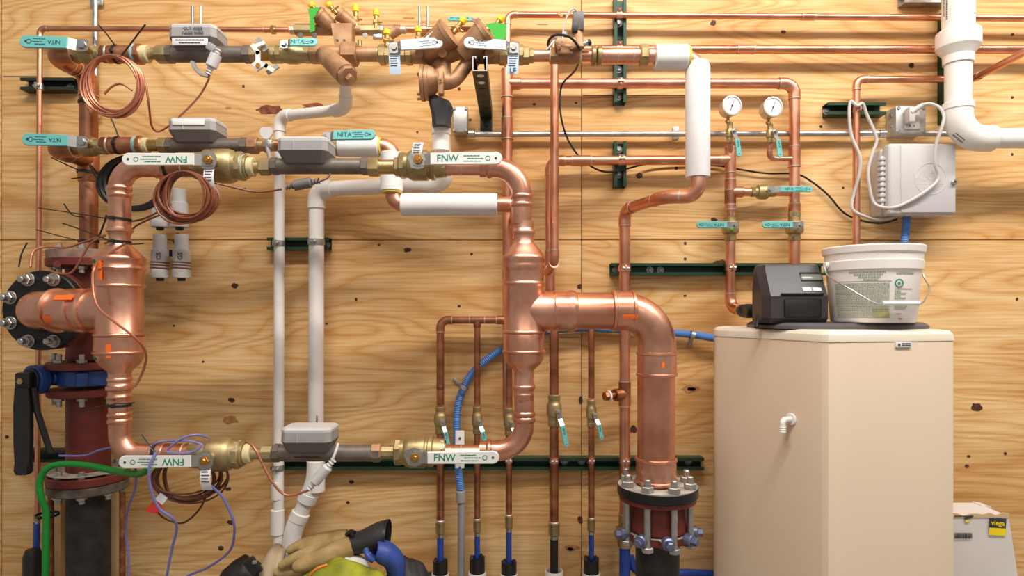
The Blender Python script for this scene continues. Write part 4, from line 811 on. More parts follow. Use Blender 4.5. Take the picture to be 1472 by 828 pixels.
def shutoff(label, x0, x1, sgn, stemx, tagtext=None):
    c = W((x0+x1)/2, YA+1, DA); t = thing('ball_valve', label, 'valve', c)
    chain(t, YA+1, DA, [('valve_body', x0, x1, 12.8, 'brass', 8), ('end_nut', x0-1, x0+9, 14.4, 'brass', 8), ('end_nut', x1-9, x1+1, 14.4, 'brass', 8)])
    s = W(stemx, 70, .405); MB().cyl(V((s.x, -DA, s.z)), s, .009, 14).build('stem', 'brass', t); MB().box(s+FRONT*.003, (.034, .004, .034), .005).build('neck_tab', 'pale_grey', t); MB().cyl(s+FRONT*.005, s+FRONT*.013, .0085, 6, .001).build('stem_nut', 'bolt', t)
    lever(t, s+FRONT*.006, V((sgn, 0, .07)), R(71, .41), .031, 'lever_white', .15, None, ink='ink_blue', lines=True, th=.008, drop=.012)
    ptag(t, s+V((0, -.001, -.008)), R(16, .41), R(33, .41), 'tag_blue', .004, text=tagtext, rows=6, lean=-.002 if tagtext else .003)
    return t
shutoff('brass shutoff valve before the big backflow valve with a pale blue tag', 546, 592, 1, 567)
shutoff('brass shutoff valve after the big backflow valve with the LF tag', 718, 752, -1, 738, 'LF')
# backflow preventer
t = thing('backflow_valve', 'large bronze reduced pressure backflow valve with two angled bonnets', 'valve', W(655, 140, DA))
chain(t, YA, DA, [('body_inlet', 590, 640, 13.5, 'bronze', 24), ('body_outlet', 672, 718, 13.5, 'bronze', 24)])
MB().tube(smooth([W(612, 82, DA), W(640, 78, DA), W(662, 72, DA), W(690, 84, DA)], 5), [R(14, DA)]*16, 22).build('body_bridge', 'bronze', t)
for x0, y0, x1, y1 in ((617, 70, 643, 49), (672, 72, 698, 48)):
    a = W(x0, y0, .38); b = W(x1, y1, .40); u = (b-a).normalized(); L = (b-a).length
    MB().lathe([(-.02, 0), (-.02, R(14, .38)), (0, R(17, .38)), (L*.92, R(20.5, .4)), (L*.94, R(22, .4)), (L*1.12, R(22, .4)), (L*1.14, R(19, .4)), (L*1.16, 0)], a, u, 28).build('bonnet', 'bronze', t)
    n = V((.1, -1, .0)).normalized(); s = u.cross(n).normalized(); n2 = s.cross(u)*-1
    c = a+u*L*.35+FRONT*R(18.8, .4)
    if x0 > 640: lettering(t, 'APOLLO', .016, c+s*.006-FRONT*-.001, u, FRONT.cross(u), 'bronze', 'raised_lettering', .004); lettering(t, 'VALVE', .015, c-FRONT.cross(u)*.016, u, FRONT.cross(u), 'bronze', 'raised_lettering', .004)
    else: MB().box(a+u*L*.1+FRONT*R(17.4, .38)+FRONT.cross(u)*.012, (.055, .002, .014), .0008, (u, FRONT.cross(u).cross(u)*-1, FRONT.cross(u))).build('name_plate', 'tag_paper', t)
for px in (603, 636, 703): MB().cyl(W(px, 77, .36), W(px, 76, .405), R(6.5, .4), 16).build('body_boss', 'bronze', t)
MB().cyl(W(605.5, 119, .37), W(611, 119, .37), R(26, .37), 30).build('relief_cover', 'bronze', t); MB().cyl(W(611, 119, .37), W(617, 119, .37), R(25, .37), 30).build('relief_flange', 'bronze', t)
MB().lathe([(0, R(23, .37)), (R(9, .37), R(20, .37)), (R(16, .37), R(13, .37)), (R(34, .37), R(11, .37))], W(614, 117, .37), X_, 24).build('relief_body', 'bronze', t)
MB().tube([W(634, 92, DA), W(634, 118, .37)], R(14, DA), 18).build('relief_neck', 'bronze', t)
MB().tube(fillet([W(626, 119, .37), W(652, 119, .37), W(676, 86, .36)], .05), R(10, DA), 16).build('sensing_arm', 'bronze', t)
MB().box(W(634, 120, .41), (R(8, .4), .03, R(34, .4)), .004).build('lug', 'bronze', t); lettering(t, 'UL', .012, W(633.5, 115, .428), Z_, -X_, 'brass', 'raised_lettering', .003)
for py in (107, 135, 142): MB().cyl(W(600, py, .37), W(606, py, .37), .005, 6, .001).build('cover_bolt', 'bronze', t)
def cock(label, p0, p1, d, cap=True, lv=False, tagm=False):
    a, b = W(*p0, d), W(*p1, d); u = (b-a).normalized(); L = (b-a).length; t = thing('test_cock', label, 'valve', a)
    stack(t, a, u, [('cock_body', 0, L*.72, .0075, 'brass_bright', 12), ('cock_nut', L*.25, L*.48, .0105, 'brass_bright', 6)]); MB().cyl(a+u*L*.66, b, .0105, 14, .003).build('dust_cap', 'cap_yellow', t)
    s = u.cross(FRONT).normalized(); MB().cyl(a+u*L*.36+s*.004, a+u*L*.36+s*.02, .0035, 8, .0005).build('key_stem', 'brass', t)
    return t
cock('brass test cock with yellow cap over the first shutoff valve', (556, 68), (556, 42), .36); cock('brass test cock with yellow cap between shutoff lever and first bonnet', (602, 64), (601, 39), .38); cock('brass test cock with yellow cap leaning off the first bonnet', (652, 48), (668, 26), .37)
t = cock('brass test cock with yellow cap and bright green tag on the second bonnet', (708, 44), (722, 24), .37)
MB().prism([(-.034, .018), (-.008, .022), (.022, .017), (.024, -.012), (.012, -.032), (-.002, -.036), (-.012, -.016)], W(716, 44, .415), X_, Z_, FRONT*.0012).build('tag', 'tag_green', t)
# air gap drain under relief valve
t = thing('air_gap_funnel', 'black plastic air gap funnel under the relief valve', 'fitting', W(634, 180, DA))
def rrect(c, a, b, k=.35): return [c+V((x*a, y*b, 0)) for x, y in ((-1+k, -1), (1-k, -1), (1, -1+k), (1, 1-k), (1-k, 1), (-1+k, 1), (-1, 1-k), (-1, -1+k))]
q = R(1, DA); MB().loft([rrect(W(635, 182, DA), 13*q, 12*q, .5), rrect(W(635, 168, DA), 13.5*q, 12*q, .4), rrect(W(635, 156, DA), 16*q, 14*q, .3), rrect(W(632, 148, DA), 15*q, 14*q, .3), rrect(W(622, 138, DA), 6*q, 8*q, .3)]).build('funnel', 'char_plastic', t, sharp=25)
MB().cyl(W(622, 140, DA-.02), W(622, 132, DA-.02), .006, 8).build('bracket_screw', 'bolt', t)
t = thing('drain_coupling', 'white plastic drain coupling catching the air gap funnel', 'fitting', W(634, 216, DA-.03)); vchain(t, 634, DA-.03, [('hub', 180, 194, 14, 'pvc', 24), ('coupling_body', 192, 218, 12.4, 'pvc', 24)])
t = thing('pipe_fitting', 'brass reducing nuts between LF valve and regulator', 'fitting', W(766, YA, DA)); chain(t, YA+2, DA, [('hex_nut', 751, 761, 13.5, 'brass', 6), ('hex_nut', 760, 768, 10.5, 'brass', 8), ('pipe', 766, 792, 8.6, 'copper', 20)])
# regulator
t = thing('pressure_regulator', 'bronze regulator with a dark sensor plug and wires on the top row', 'valve', W(812, YA, DA))
chain(t, YA+2, DA, [('inlet_hex', 790, 806, 11.5, 'bronze', 8), ('regulator_body', 800, 828, 12, 'bronze', 20), ('outlet_hex', 822, 834, 11.5, 'bronze', 8), ('seal_collar', 789.5, 792, 11, 'cream', 18), ('seal_collar', 832, 835.5, 11.4, 'cream', 18)])
MB().box(W(812, 66, .375), (R(30, .37), .05, R(16, .37)), .006).build('bonnet', 'bronze', t); MB().box(W(812, 71, .395), (R(22, .37), .012, R(14, .37)), .004).build('cover_plate', 'bronze', t)
for px in (803, 822): MB().cyl(W(px, 68, .40), W(px, 68, .412), .0065, 10).build('cover_screw', 'bronze', t)
MB().cyl(W(812, 60, .37), W(812, 46, .37), R(3.6, .37), 12).build('sensor_tube', 'pale_grey', t); MB().cyl(W(812, 60, .37), W(812, 52, .37), R(6, .37), 6, .001).build('sensor_nut', 'brass', t)
a, b = W(833, 70, .38), W(829, 44, .38); MB().cyl(a, b, R(8, .38), 14).build('solenoid_neck', 'bronze', t); MB().box(W(831, 33, .38), (R(16, .38), .035, R(27, .38)), .004).build('solenoid_plug', 'char_grey', t); MB().box(W(826, 42, .385), (R(8, .38), .03, R(14, .38)), .003).build('plug_socket', 'black', t)
MB().cyl(W(838, 64, .385), W(846, 60, .385), .007, 12).build('side_fitting', 'steel', t); MB().cyl(W(845, 62, .385), W(849, 60, .385), .009, 10).build('side_knob', 'black', t)
MB().tube(smooth([W(808, 60, .40), W(811, 36, .40), W(818, 18, .40), W(826, 13, .40), W(831, 22, .39)], 6), .0024, 8).build('sensor_wire', 'cord_grey', t)
MB().tube(smooth([W(789, 72, .40), W(789, 58, .41), W(800, 50, .42), W(818, 53, .42), W(828, 62, .41), W(834, 72, .40)], 6), .0036, 8).build('loop_wire', 'black', t)
MB().tube(smooth([W(786, 72, .40), W(794, 62, .41), W(800, 54, .41)], 5), .0034, 8).build('white_wire', 'white', t)
m = thing('wire_clip', 'small dull wing clip on the topmost copper line', 'clip', W(811, 22, .09))
for s in (-1, 1): MB().box(W(811+s*6, 21, .085), (.022, .006, .012), .002, (V((.8, 0, .6*s)), Y_, V((-.6*s, 0, .8)))).build('clip_wing', 'bronze', m)
t = thing('pipe_fitting', 'copper couplings and brass union between regulator and white insulation', 'fitting', W(890, YA, DA)); chain(t, YA+2.5, DA, [('pipe', 833, 856, 8.4, 'copper', 20), ('flange_ring', 850, 856, 14, 'brass', 24), ('flange_ring', 858, 865, 13.5, 'brass', 24), ('coupling', 864, 922, 11.6, 'copper', 24), ('solder_ring', 886, 888, 12, 'solder', 22), ('solder_ring', 909, 911, 12, 'solder', 22), ('union_nut', 919, 931, 16, 'brass', 8), ('adapter', 930, 944, 11, 'copper', 22)])
t = thing('pipe_insulation', 'white foam sleeve with yellow end on the top row', 'insulation', W(965, YA, DA)); chain(t, 82.5, DA, [('foam_sleeve', 941, 987, 18, 'foam_white', 28), ('foam_end', 986.5, 991, 16.6, 'foam_yellow', 26)])
run('copper_pipe', 'copper elbow leaving the top row into the upright white sleeve', 'pipe', [W(975, 83, DA), W(1003, 83, DA), W(1004, 252, DA)], R(10, DA), 'copper_tube')
p, q_ = W(1003, 88, DA), W(1003, 255, DA)
t = thing('pipe_insulation', 'long upright white foam sleeve', 'insulation', q_); MB().lathe([(0, R(10, DA)), (0, R(17, DA)), (.002, R(17.4, DA)), ((p-q_).length-.02, R(17.4, DA)), ((p-q_).length-.004, R(15, DA)), ((p-q_).length, R(11, DA))], q_, Z_, 28).build('foam_sleeve', 'foam_white', t)

# ================================================================== SMALL BACKFLOW ASSEMBLY ABOVE
DS = .14; YS = 43
t = thing('backflow_valve', 'small bronze backflow assembly above the strainer with green tag', 'valve', W(500, YS, DS))
chain(t, YS, DS, [('body_inlet', 455, 520, 8, 'bronze', 20), ('inlet_valve', 424, 450, 8.5, 'brass', 8), ('inlet_nut', 416, 426, 6.5, 'solder', 8), ('inlet_tail', 448, 458, 7, 'bronze', 16), ('outlet_valve', 518, 548, 8, 'brass', 8), ('outlet_nut', 546, 553, 7, 'steel', 8), ('outlet_elbow', 552, 576, 7, 'bronze', 16), ('outlet_tail', 574, 584, 5.6, 'solder', 14)])
for x0, y0, x1, y1, r in ((474, 36, 456, 20, 12), (506, 34, 486, 19, 9.5)):
    a, b = W(x0, y0, .15), W(x1, y1, .17); u = (b-a).normalized(); L = (b-a).length; MB().lathe([(-.01, 0), (-.01, R(r*.8, .15)), (0, R(r*.85, .15)), (L*.8, R(r, .16)), (L*.82, R(r*1.08, .16)), (L, R(r*1.08, .16)), (L*1.03, 0)], a, u, 22).build('bonnet', 'bronze', t)
MB().tube([W(560, 50, DS), W(572, 42, DS)], R(8, DS), 14).build('outlet_bend', 'bronze', t)
MB().prism([(-.030, .03), (.035, .03), (.034, -.045), (.004, -.045), (-.018, -.045)], W(495, 56, .17), X_, Z_, FRONT*.045).build('relief_housing', 'bronze', t)
for px in (485, 495): MB().cyl(W(px, 57, .21), W(px, 57, .219), .004, 8).build('housing_screw', 'steel', t)
for px in (432, 452, 525): MB().cyl(W(px, 51, .16), W(px, 51, .17), .0085, 14).build('port_plug', 'steel' if px != 525 else 'pale_grey', t)
MB().box(W(543, 53, .17), (.03, .012, .016), .003).build('drain_lever', 'steel', t); MB().cyl(W(517, 58, .16), W(517, 68, .16), .007, 10).build('drain_plug', 'brass', t)
t = cock('brass test cock with yellow cap and green tag on the small assembly', (460, 22), (446, 5), .17)
MB().prism([(-.018, .02), (.018, .026), (.020, .022), (.002, -.004), (.004, -.05), (-.012, -.054), (-.012, -.01)], W(451, 22, .185), X_, Z_, FRONT*.0012).build('tag', 'tag_green', t)
cock('brass test cock with yellow cap on the second small bonnet', (485, 20), (471, 5), .17); cock('brass test cock with yellow cap standing mid-way on the small assembly', (512, 40), (511, 7), .15); cock('brass test cock with yellow cap near the outlet of the small assembly', (540, 42), (541, 14), .15)
ball_valve('small teal lever valve behind the bronze bonnets', W(688, 42, .07), X_, .045, .012, .10, hdir=V((-1, 0, .02)), hh=.02, drop=.006, normal=V((0, -1, .6)).normalized(), so=.03, text_dir=X_)

# ================================================================== MIDDLE ROW (B)
YB = 209
ball_valve('brass ball valve at the head of the middle row with a long teal lever', W(128, YB+2, DA), X_, .105, R(11, DA), .160, hdir=V((-1, 0, .03)), hh=.034, drop=.012, belly=1.25, ends=.92, stem_off=.016, neck=.20, text_dir=V((-1, 0, .03)), th=.007, so=.052, small=.34)
t = thing('pipe_fitting', 'tarnished copper adapter and taped union on the middle row', 'fitting', W(175, YB, DA)); chain(t, YB, DA, [('solder_ring', 156, 159, 13, 'solder', 22), ('adapter', 148, 196, 12, 'copper_old', 22), ('thread_tape', 194, 199, 13, 'teal_tape', 22), ('union_nut', 198, 207, 13.5, 'copper_old', 8), ('seal_collar', 205, 214, 11, 'cream', 18), ('nipple', 212, 232, 8.5, 'brass_bright', 18), ('union_nut', 228, 242, 11, 'brass', 8)])
t = thing('pipe_union', 'brass union with a grey wing handle on the middle row', 'fitting', W(385, YB, DA)); chain(t, YB, DA, [('union_nut', 357, 372, 12.5, 'bronze', 8), ('nipple', 370, 400, 8.5, 'brass', 18), ('union_nut', 380, 388, 11.5, 'bronze', 8), ('pipe', 396, 480, 8.5, 'copper_old', 20)])
rings = []
for k in range(7): a = k/6; rings.append([W(383, 200-17*a, .40)+V((x*(.006+.012*math.sin(a*2.6)), y*.003, 0)) for x, y in ((-1, -1), (1, -1), (1, 1), (-1, 1))])
MB().loft(rings).build('wing_handle', 'pale_grey', t); MB().box(W(386, 207, .40), (.022, .012, .022), .003).build('handle_boss', 'steel', t); MB().tube([W(384, 210, .40), W(388, 228, .40)], .006, 8).build('handle_leg', 'grey_plastic', t)
t = thing('ball_valve', 'brass ball valve with teal lever half buried in white foam', 'valve', W(482, YB, DA)); chain(t, YB+3, DA, [('valve_body', 472, 492, 12.5, 'brass', 8)])
MB().cyl(W(472, 206, DA), W(467, 197, .40), .009, 12).build('stem', 'brass', t); MB().cyl(W(468, 199, .40), W(466, 197, .415), .009, 6).build('stem_nut', 'steel', t)
lever(t, W(470, 197, .405), V((1, 0, .02)), R(71, .41), .0285, 'teal', .15, 'NITA', ink='ink_teal', th=.009, drop=.010, normal=V((0, -1, .1)).normalized())
t = thing('pipe_insulation', 'white foam block on the middle row under the teal lever', 'insulation', W(516, YB, DA)); chain(t, 211, DA, [('foam_sleeve', 487, 545, 14.5, 'foam_white', 28), ('foam_end', 544, 548, 13.2, 'foam_yellow', 24)])
run('copper_pipe', 'copper pipe stepping down from the middle row through three white sleeves', 'pipe', [W(500, 210, DA), W(565, 210, DA), W(564, 294, DA), W(742, 294, DA), V((W(742, 0, DA).x, -.07, W(0, 294, DA).z))], R(9.6, DA), 'copper_tube', l=.034, rings=False)
t = thing('pipe_insulation', 'short upright white foam sleeve behind the loop', 'insulation', W(563, 277, DA)); vchain(t, 563, DA, [('foam_sleeve', 220, 275, 16.4, 'foam_white', 28), ('foam_end', 274, 278, 15, 'foam_yellow', 26)])
t = thing('pipe_insulation', 'long horizontal white foam sleeve below the loop', 'insulation', W(645, 310, DA)); chain(t, 294.5, DA, [('foam_sleeve', 577, 715, 16, 'foam_white', 28)])

# ================================================================== JUNCTION BOXES, CONTROLLER, CORDS
def jbox(label, x0, x1, y0, y1, d, outlet=False):
    p, q = W(x0, y0, d), W(x1, y1, d); c = (p+q)/2; w_, h_ = q.x-p.x, p.z-q.z; t = thing('junction_box', label, 'junction box', V((c.x, 0, q.z)))
    MB().box(V((c.x, -d*.46, c.z)), (w_, d*.92, h_), .005).build('box_body', 'zinc_cast', t); MB().box(V((c.x, -d*.96, c.z)), (w_*1.0, d*.10, h_*1.0), .004).build('cover', 'zinc_cast', t)
    for sx_, sz in ((-1, 1), (1, 1), (-1, -1), (1, -1)): MB().cyl(V((c.x+sx_*w_*.42, -d*1.0, c.z+sz*h_*.42)), V((c.x+sx_*w_*.42, -d*1.0-.004, c.z+sz*h_*.42)), .006, 10).build('cover_screw', 'bolt', t)
    for zz in (-.2, .22): MB().lathe([(0, 0), (0, .011), (.0012, .011), (.0012, 0)], V((p.x, -d*.45, c.z+zz*h_)), -X_, 16).build('knockout', 'galv', t)
    if outlet:
        MB().box(V((c.x+.002, -d-.003, c.z)), (w_*.5, .006, h_*.72), .003).build('outlet_face', 'cord_grey', t)
        for zz in (-.022, .022):
            for xx in (-.007, .007): MB().box(V((c.x+xx, -d-.0064, c.z+zz)), (.002, .001, .008)).build('outlet_slot', 'black', t)
    return t
jbox('cast junction box behind the air gap funnel', 651, 672, 153, 190, .055); jb = jbox('cast junction box with a power cord plugged in', 1288, 1331, 152, 192, .062, True)
t = thing('power_cord', 'pale grey power cord looped over the copper pipe and plugged into the box', 'cord', W(1312, 168, .10))
MB().box(W(1308, 166, .083), (.022, .03, .05), .005).build('plug_body', 'cord_grey', t); MB().tube([W(1309, 162, .09), W(1327, 150, .10)], [.011, .0065], 12).build('plug_boot', 'cord_grey', t)
MB().tube(smooth([W(1325, 151, .10), W(1337, 149, .11), W(1351, 155, .13), W(1357, 168, .15), W(1353, 185, .15), W(1345, 210, .14), W(1344, 235, .135), W(1349, 252, .13), W(1344, 264, .13), W(1320, 282, .13), W(1290, 297, .12), W(1270, 298, .10), W(1256, 291, .08), W(1250, 270, .08), W(1248, 245, .08), W(1254, 220, .08), W(1260, 203, .08), W(1255, 185, .08), W(1246, 165, .08), W(1240, 149, .085), W(1232, 152, .09), W(1223, 146, .085), W(1221, 165, .085), W(1224, 195, .085), W(1236, 225, .09), W(1235, 250, .085), W(1227, 280, .07), W(1225, 300, .07), W(1240, 310, .07), W(1262, 316, .05), W(1286, 312, .05)], 7), .0052, 8).build('cord', 'cord_grey', t)
p, q = W(1277, 205, .115), W(1375, 309, .115); c = (p+q)/2; w_, h_ = q.x-p.x, p.z-q.z
t = thing('control_box', 'grey plastic control box with hinged door and embossed round mark', 'control box', V((c.x, -.05, q.z)))
MB().box(V((c.x-.004, -.035, c.z-.002)), (w_*.97, .07, h_*.95), .012).build('enclosure', 'box_grey', t); MB().box(V((c.x+.002, -.092, c.z)), (w_, .046, h_), .014, seg=3).build('door', 'box_grey', t)
dr = [o for o in t.children if o.name.startswith('door')][0]
MB().box(V((c.x+w_*.08, -.1155, c.z)), (w_*.80, .003, h_*.93), .001).build('door_panel', 'box_grey', dr)
for k in range(9): MB().box(V((p.x-.006, -.085, p.z-h_*(.2+.073*k))), (.018, .024, .011), .002).build('hinge_knuckle', 'box_grey', t)
MB().cyl(V((p.x-.004, -.088, p.z-h_*.16)), V((p.x-.004, -.088, p.z-h_*.86)), .006, 10).build('hinge_pin', 'pale_grey', t)
cc = V((c.x+.025, -.1165, c.z+.0))
MB().lathe([(0, R(22, .115)), (.0015, R(22, .115)), (.0015, R(23, .115)), (0, R(23, .115))], cc, FRONT, 32).build('embossed_ring', 'pale_grey', dr); lettering(dr, 'VLC', .04, cc+V((-.022, -.0008, .008)), X_, Z_, 'pale_grey', 'embossed_letters')
MB().box(cc+V((-.005, -.0006, -.016)), (.10, .0012, .0012)).build('embossed_line', 'pale_grey', dr)
MB().cyl(V((q.x-.012, -.115, c.z-.012)), V((q.x-.012, -.127, c.z-.012)), .0085, 16).build('lock', 'steel', dr); MB().cyl(V((q.x-.012, -.126, c.z-.012)), V((q.x-.012, -.1285, c.z-.012)), .003, 8).build('keyhole', 'black', dr)
cable('black_cable', 'thin black cable swagging from the regulator to the control box', 'cable', [W(834, 84, .36), W(826, 102, .25), W(808, 122, .12), W(805, 150, .11), W(808, 175, .11), W(816, 200, .06), W(830, 222, .02), W(845, 236, .02), W(862, 245, .03), W(878, 247, .046), W(900, 243, .046), W(930, 236, .02), W(980, 236, .01), W(1030, 238, .012), W(1060, 243, .014), W(1100, 249, .014), W(1143, 250, .014), W(1165, 260, .014), W(1190, 280, .014), W(1212, 305, .014), W(1235, 316, .016), W(1265, 321, .03), W(1290, 315, .05)], .0033, 'black')

# ================================================================== WATER SOFTENER
fp = [(.668, .10), (.646, .15), (.635, .19), (.634, .205), (.637, .222)]+[(.637+.156*k/6, .222+.332*k/6) for k in range(1, 7)]+[(.798, .562), (.806, .570), (.818, .573)]+[(.818+.352*k/6, .573-.070*k/6) for k in range(1, 7)]+[(1.174, .495), (1.172, .10)]
def foot(k, z, cx=.90, cy=.32, grow=0): return [V((cx+(x-cx)*k+ (grow if x > cx else -grow), -(cy+(y-cy)*k)-grow*(1 if y > cy else -1), z)) for x, y in fp]
t = thing('water_softener', 'beige faceted water softener cabinet with rounded lid', 'water softener', V((.90, -.32, 0)))
MB().loft([foot(.97, 0), foot(1, .012), foot(1, 1.214), foot(.995, 1.217)]).build('cabinet', 'beige', t, sharp=24)
MB().loft([foot(1.006, 1.2172), foot(1.008, 1.221), foot(.998, 1.236), foot(.975, 1.244), foot(.9, 1.247)]).build('lid', 'beige_lid', t, sharp=20)
lab = W(1297, 497, .5795); o = MB().box(V((1.017, -.5345, lab.z)), (.046, .006, .013), .0005, (V((.981, .195, 0)).normalized(), V((-.195, .981, 0)).normalized(), Z_)).build('rating_label', 'tag_paper', t)
ca = V((.981, .195, 0)).normalized(); print_lines(o, V((1.017, -.5345, lab.z))+V((.195, -.981, 0)).normalized()*.0034+ca*.007, ca, Z_, [(-.013, .014, .003, .003), (-.013, .014, -.0015, .002)], 'ink_dark'); MB().box(V((1.017, -.5345, lab.z))+V((.195, -.981, 0)).normalized()*.0034-ca*.014, (.006, .0008, .007)).build('mark', 'ink_dark', o)
sp = W(1142, 605, .50); nn = V((-.905, -.425, 0)).normalized(); s0 = V((.755, -.4725, sp.z))
sg = thing('overflow_elbow', 'small white overflow elbow on the softener side', 'fitting', s0)
MB().cyl(s0, s0+nn*.006, .0165, 22).build('collar', 'white', sg); c = s0+nn*.034
MB().tube([s0]+arc(c, -nn, -Z_, .010, 6)+[c-Z_*.03], .0078, 14).build('elbow', 'white', sg)
for z_ in (.018, .024, .030): MB().cyl(c-Z_*z_, c-Z_*(z_+.003), .009, 14).build('barb', 'white', sg)
# base plate, control head
bp = thing('softener_controller', 'dark softener control head with small display and two white keys', 'controller', V((.80, -.34, 1.247)))
pts = []
for k in range(36): a = 2*PI*k/36; pts.append((.94+.235*math.copysign(abs(math.cos(a))**.7, math.cos(a)), -.33+.17*math.copysign(abs(math.sin(a))**.7, math.sin(a))))
MB().loft([[V((x, y, 1.2474)) for x, y in pts], [V((x, y, 1.256)) for x, y in pts], [V((.94+(x-.94)*.95, -.33+(y+.33)*.93, 1.264)) for x, y in pts]]).build('base_plate', 'char_grey', bp)
dcx = .42
x0, x1 = W(1096, 0, dcx).x, .867; z0, z1 = 1.262, W(0, 377, dcx).z
def hr(z, yf, i=0): return [V((x0+i, -.345, z)), V((x0+i, yf+.03, z)), V((x0+i+.014, yf, z)), V((x1, yf, z)), V((x1, -.345, z))]
MB().loft([hr(z0, -.43), hr(z0+.015, -.445), hr(z0+.075, -.445), hr(z0+.085, -.438), hr(z1-.02, -.395, .004), hr(z1-.006, -.385, .008), hr(z1, -.36, .014)]).build('head_cover', 'char_plastic', bp, sharp=22)
def onf(px, py): # point on sloping front face
    z = W(0, py, .41).z; f = (z-(z0+.085))/((z1-.02)-(z0+.085)); y = -.438+(.043)*max(0, min(1, f)); return W(px, py, -y)
u = X_; sl = V((0, .043, (z1-.02)-(z0+.085))).normalized(); nf = u.cross(sl)
a = onf(1166, 398); MB().box(a+nf*.001, (.060, .003, .030), .001, (u, sl.cross(u), sl)).build('display_frame', 'black_gloss', bp); MB().box(a+nf*.002+sl*-.003, (.056, .003, .019), .001, (u, sl.cross(u), sl)).build('display', 'lcd', bp)
for px in (1160, 1174): MB().box(onf(px, 416.5)+nf*.001, (R(12.5, .41), .004, R(6, .41)), .001, (u, sl.cross(u), sl)).build('key', 'white', bp)
MB().box(V(((x0+.10), -.447, z0+.042)), (.10, .003, .05), .003).build('front_panel', 'black', bp); MB().box(V((x0+.10, -.446, z0+.081)), (.118, .006, .004), .001).build('seam', 'black', bp)
kn = W(1080, 447, .30); MB().lathe([(0, 0), (0, .018), (.004, .021), (.026, .021), (.03, .018), (.05, .014), (.05, 0)], W(1068, 447, .17), (W(1092, 447, .32)-W(1068, 447, .17)), 20).build('inlet_nut', 'black', bp)
MB().cyl(W(1071, 447, .30), W(1092, 447, .30), .021, 12).build('bypass_knob', 'black', bp); MB().tube([W(1093, 422, .34), W(1092, 440, .36), W(1087, 471, .40)], .006, 8).build('drain_clip', 'black', bp)
MB().cyl(W(1080, 447, .30), W(1096, 447, .30), .013, 14).build('bypass_stem', 'black', bp)
# ================================================================== PAIL
dB = .425; pc = W(1252, 466, dB); pc = V((pc.x+.004, -dB, 1.2655)); rb0 = R(63, dB)/st(1256); rt0 = R(72, dB)/st(1256); Hb = W(0, 356, dB).z-1.2655
pl = thing('plastic_pail', 'white plastic pail with green print and wire bail on the softener', 'bucket', pc)
def pr(z): return rb0+(rt0-rb0)*z/Hb
MB().lathe([(0, 0), (0, rb0*.96), (.005, rb0), (Hb*.68, pr(Hb*.68)), (Hb*.69, pr(Hb*.7)*1.045), (Hb*.80, pr(Hb*.8)*1.05), (Hb*.81, pr(Hb*.8)*1.02), (Hb*.90, pr(Hb*.9)*1.02), (Hb*.91, pr(Hb*.9)*1.05), (Hb*.985, rt0*1.055), (Hb, rt0*1.04), (Hb, rt0*.99), (Hb*.95, rt0*.97), (.008, rb0*.96), (.008, 0)], pc, Z_, 56).build('pail_body', 'bucket', pl)
def arcprint(z, a0, a1, h, ink='ink_bucket', nm='printed_line', dash=False, m=None, th=.0006):
    own = m is None; m = m or MB(); a = a0
    while a < a1-.004:
        b = min(a1, a+random.uniform(.025, .07)) if dash else a1
        m.patch(pc+Z_*z, Z_, pr(z)+.0003, a, b, -h/2, h/2, max(2, int((b-a)/.08)), th); a = b+.012
    if own: m.build(nm, ink, pl)
m = MB()
for k in range(4): arcprint(Hb*(.645-.032*k), -1.0+.10*k, -.25-.05*k, .0042, dash=True, m=m)
for k in range(12): arcprint(Hb*(.50-.0225*k), -1.42, -.16, .0024, dash=True, m=m)
for k in range(6): arcprint(Hb*(.20-.0225*k), -1.40, -.16, .0022, dash=True, m=m)
for zz in (.53, .235, .215, .065): arcprint(Hb*zz, -1.44, -.12, .0011, m=m)
m.build('printed_lines', 'ink_bucket', pl)['kind'] = 'stuff'
m = MB(); arcprint(Hb*.625, -.02, .44, .004, dash=True, m=m)
for k in range(4): arcprint(Hb*(.40-.03*k), -.04, .10+.14*(k % 2), .004, dash=True, m=m)
for k in range(4): arcprint(Hb*(.27-.028*k), -.04, .42-.06*k, .004, dash=True, m=m)
m.build('printed_lines', 'ink_bucket', pl)['kind'] = 'stuff'
arcprint(Hb*.43, -.03, .42, .0014, 'ink_red'); arcprint(Hb*.115, 0, .14, .002, 'ink_red'); arcprint(Hb*.05, .08, .16, .003, 'ink_red')
arcprint(Hb*.13, -.50, -.15, Hb*.11, 'ink_olive', 'stain')
a_ = .05; e = V((math.sin(a_), -math.cos(a_), 0)); z_ = Hb*.50; q0 = pc+Z_*z_+e*(pr(z_)+.0002)
MB().lathe([(0, .0085), (.0008, .0085), (.0008, .0115), (0, .0115)], q0, e, 24).build('round_seal', 'ink_green', pl); MB().lathe([(0, 0), (0, .004), (.0008, .004), (.0008, 0)], q0, e, 6).build('seal_mark', 'ink_green', pl)
zh = Hb*.76
for s in (-1, 1): MB().cyl(pc+V((s*(rt0*1.02), 0, zh)), pc+V((s*(rt0*1.10), 0, zh)), .010, 14).build('bail_ear', 'bucket', pl)
bl = [V((-rt0*1.09, 0, zh)), V((-rt0*1.10, -.02, zh-.03)), V((-rt0*.92, -rt0*.62, Hb*.46)), V((-rt0*.52, -rt0*1.02, Hb*.25)), V((-rt0*.3, -rt0*1.06, Hb*.245)), V((rt0*.3, -rt0*1.07, Hb*.245)), V((rt0*.50, -rt0*1.03, Hb*.26)), V((rt0*.90, -rt0*.62, Hb*.44)), V((rt0*1.10, -.02, zh-.04)), V((rt0*1.09, 0, zh))]
MB().tube([pc+p for p in smooth(bl, 5)], .0018, 8).build('wire_bail', 'steel', pl); MB().cyl(pc+V((-rt0*.38, -rt0*1.06, Hb*.247)), pc+V((rt0*.40, -rt0*1.07, Hb*.247)), .0068, 14).build('bail_grip', 'white', pl)
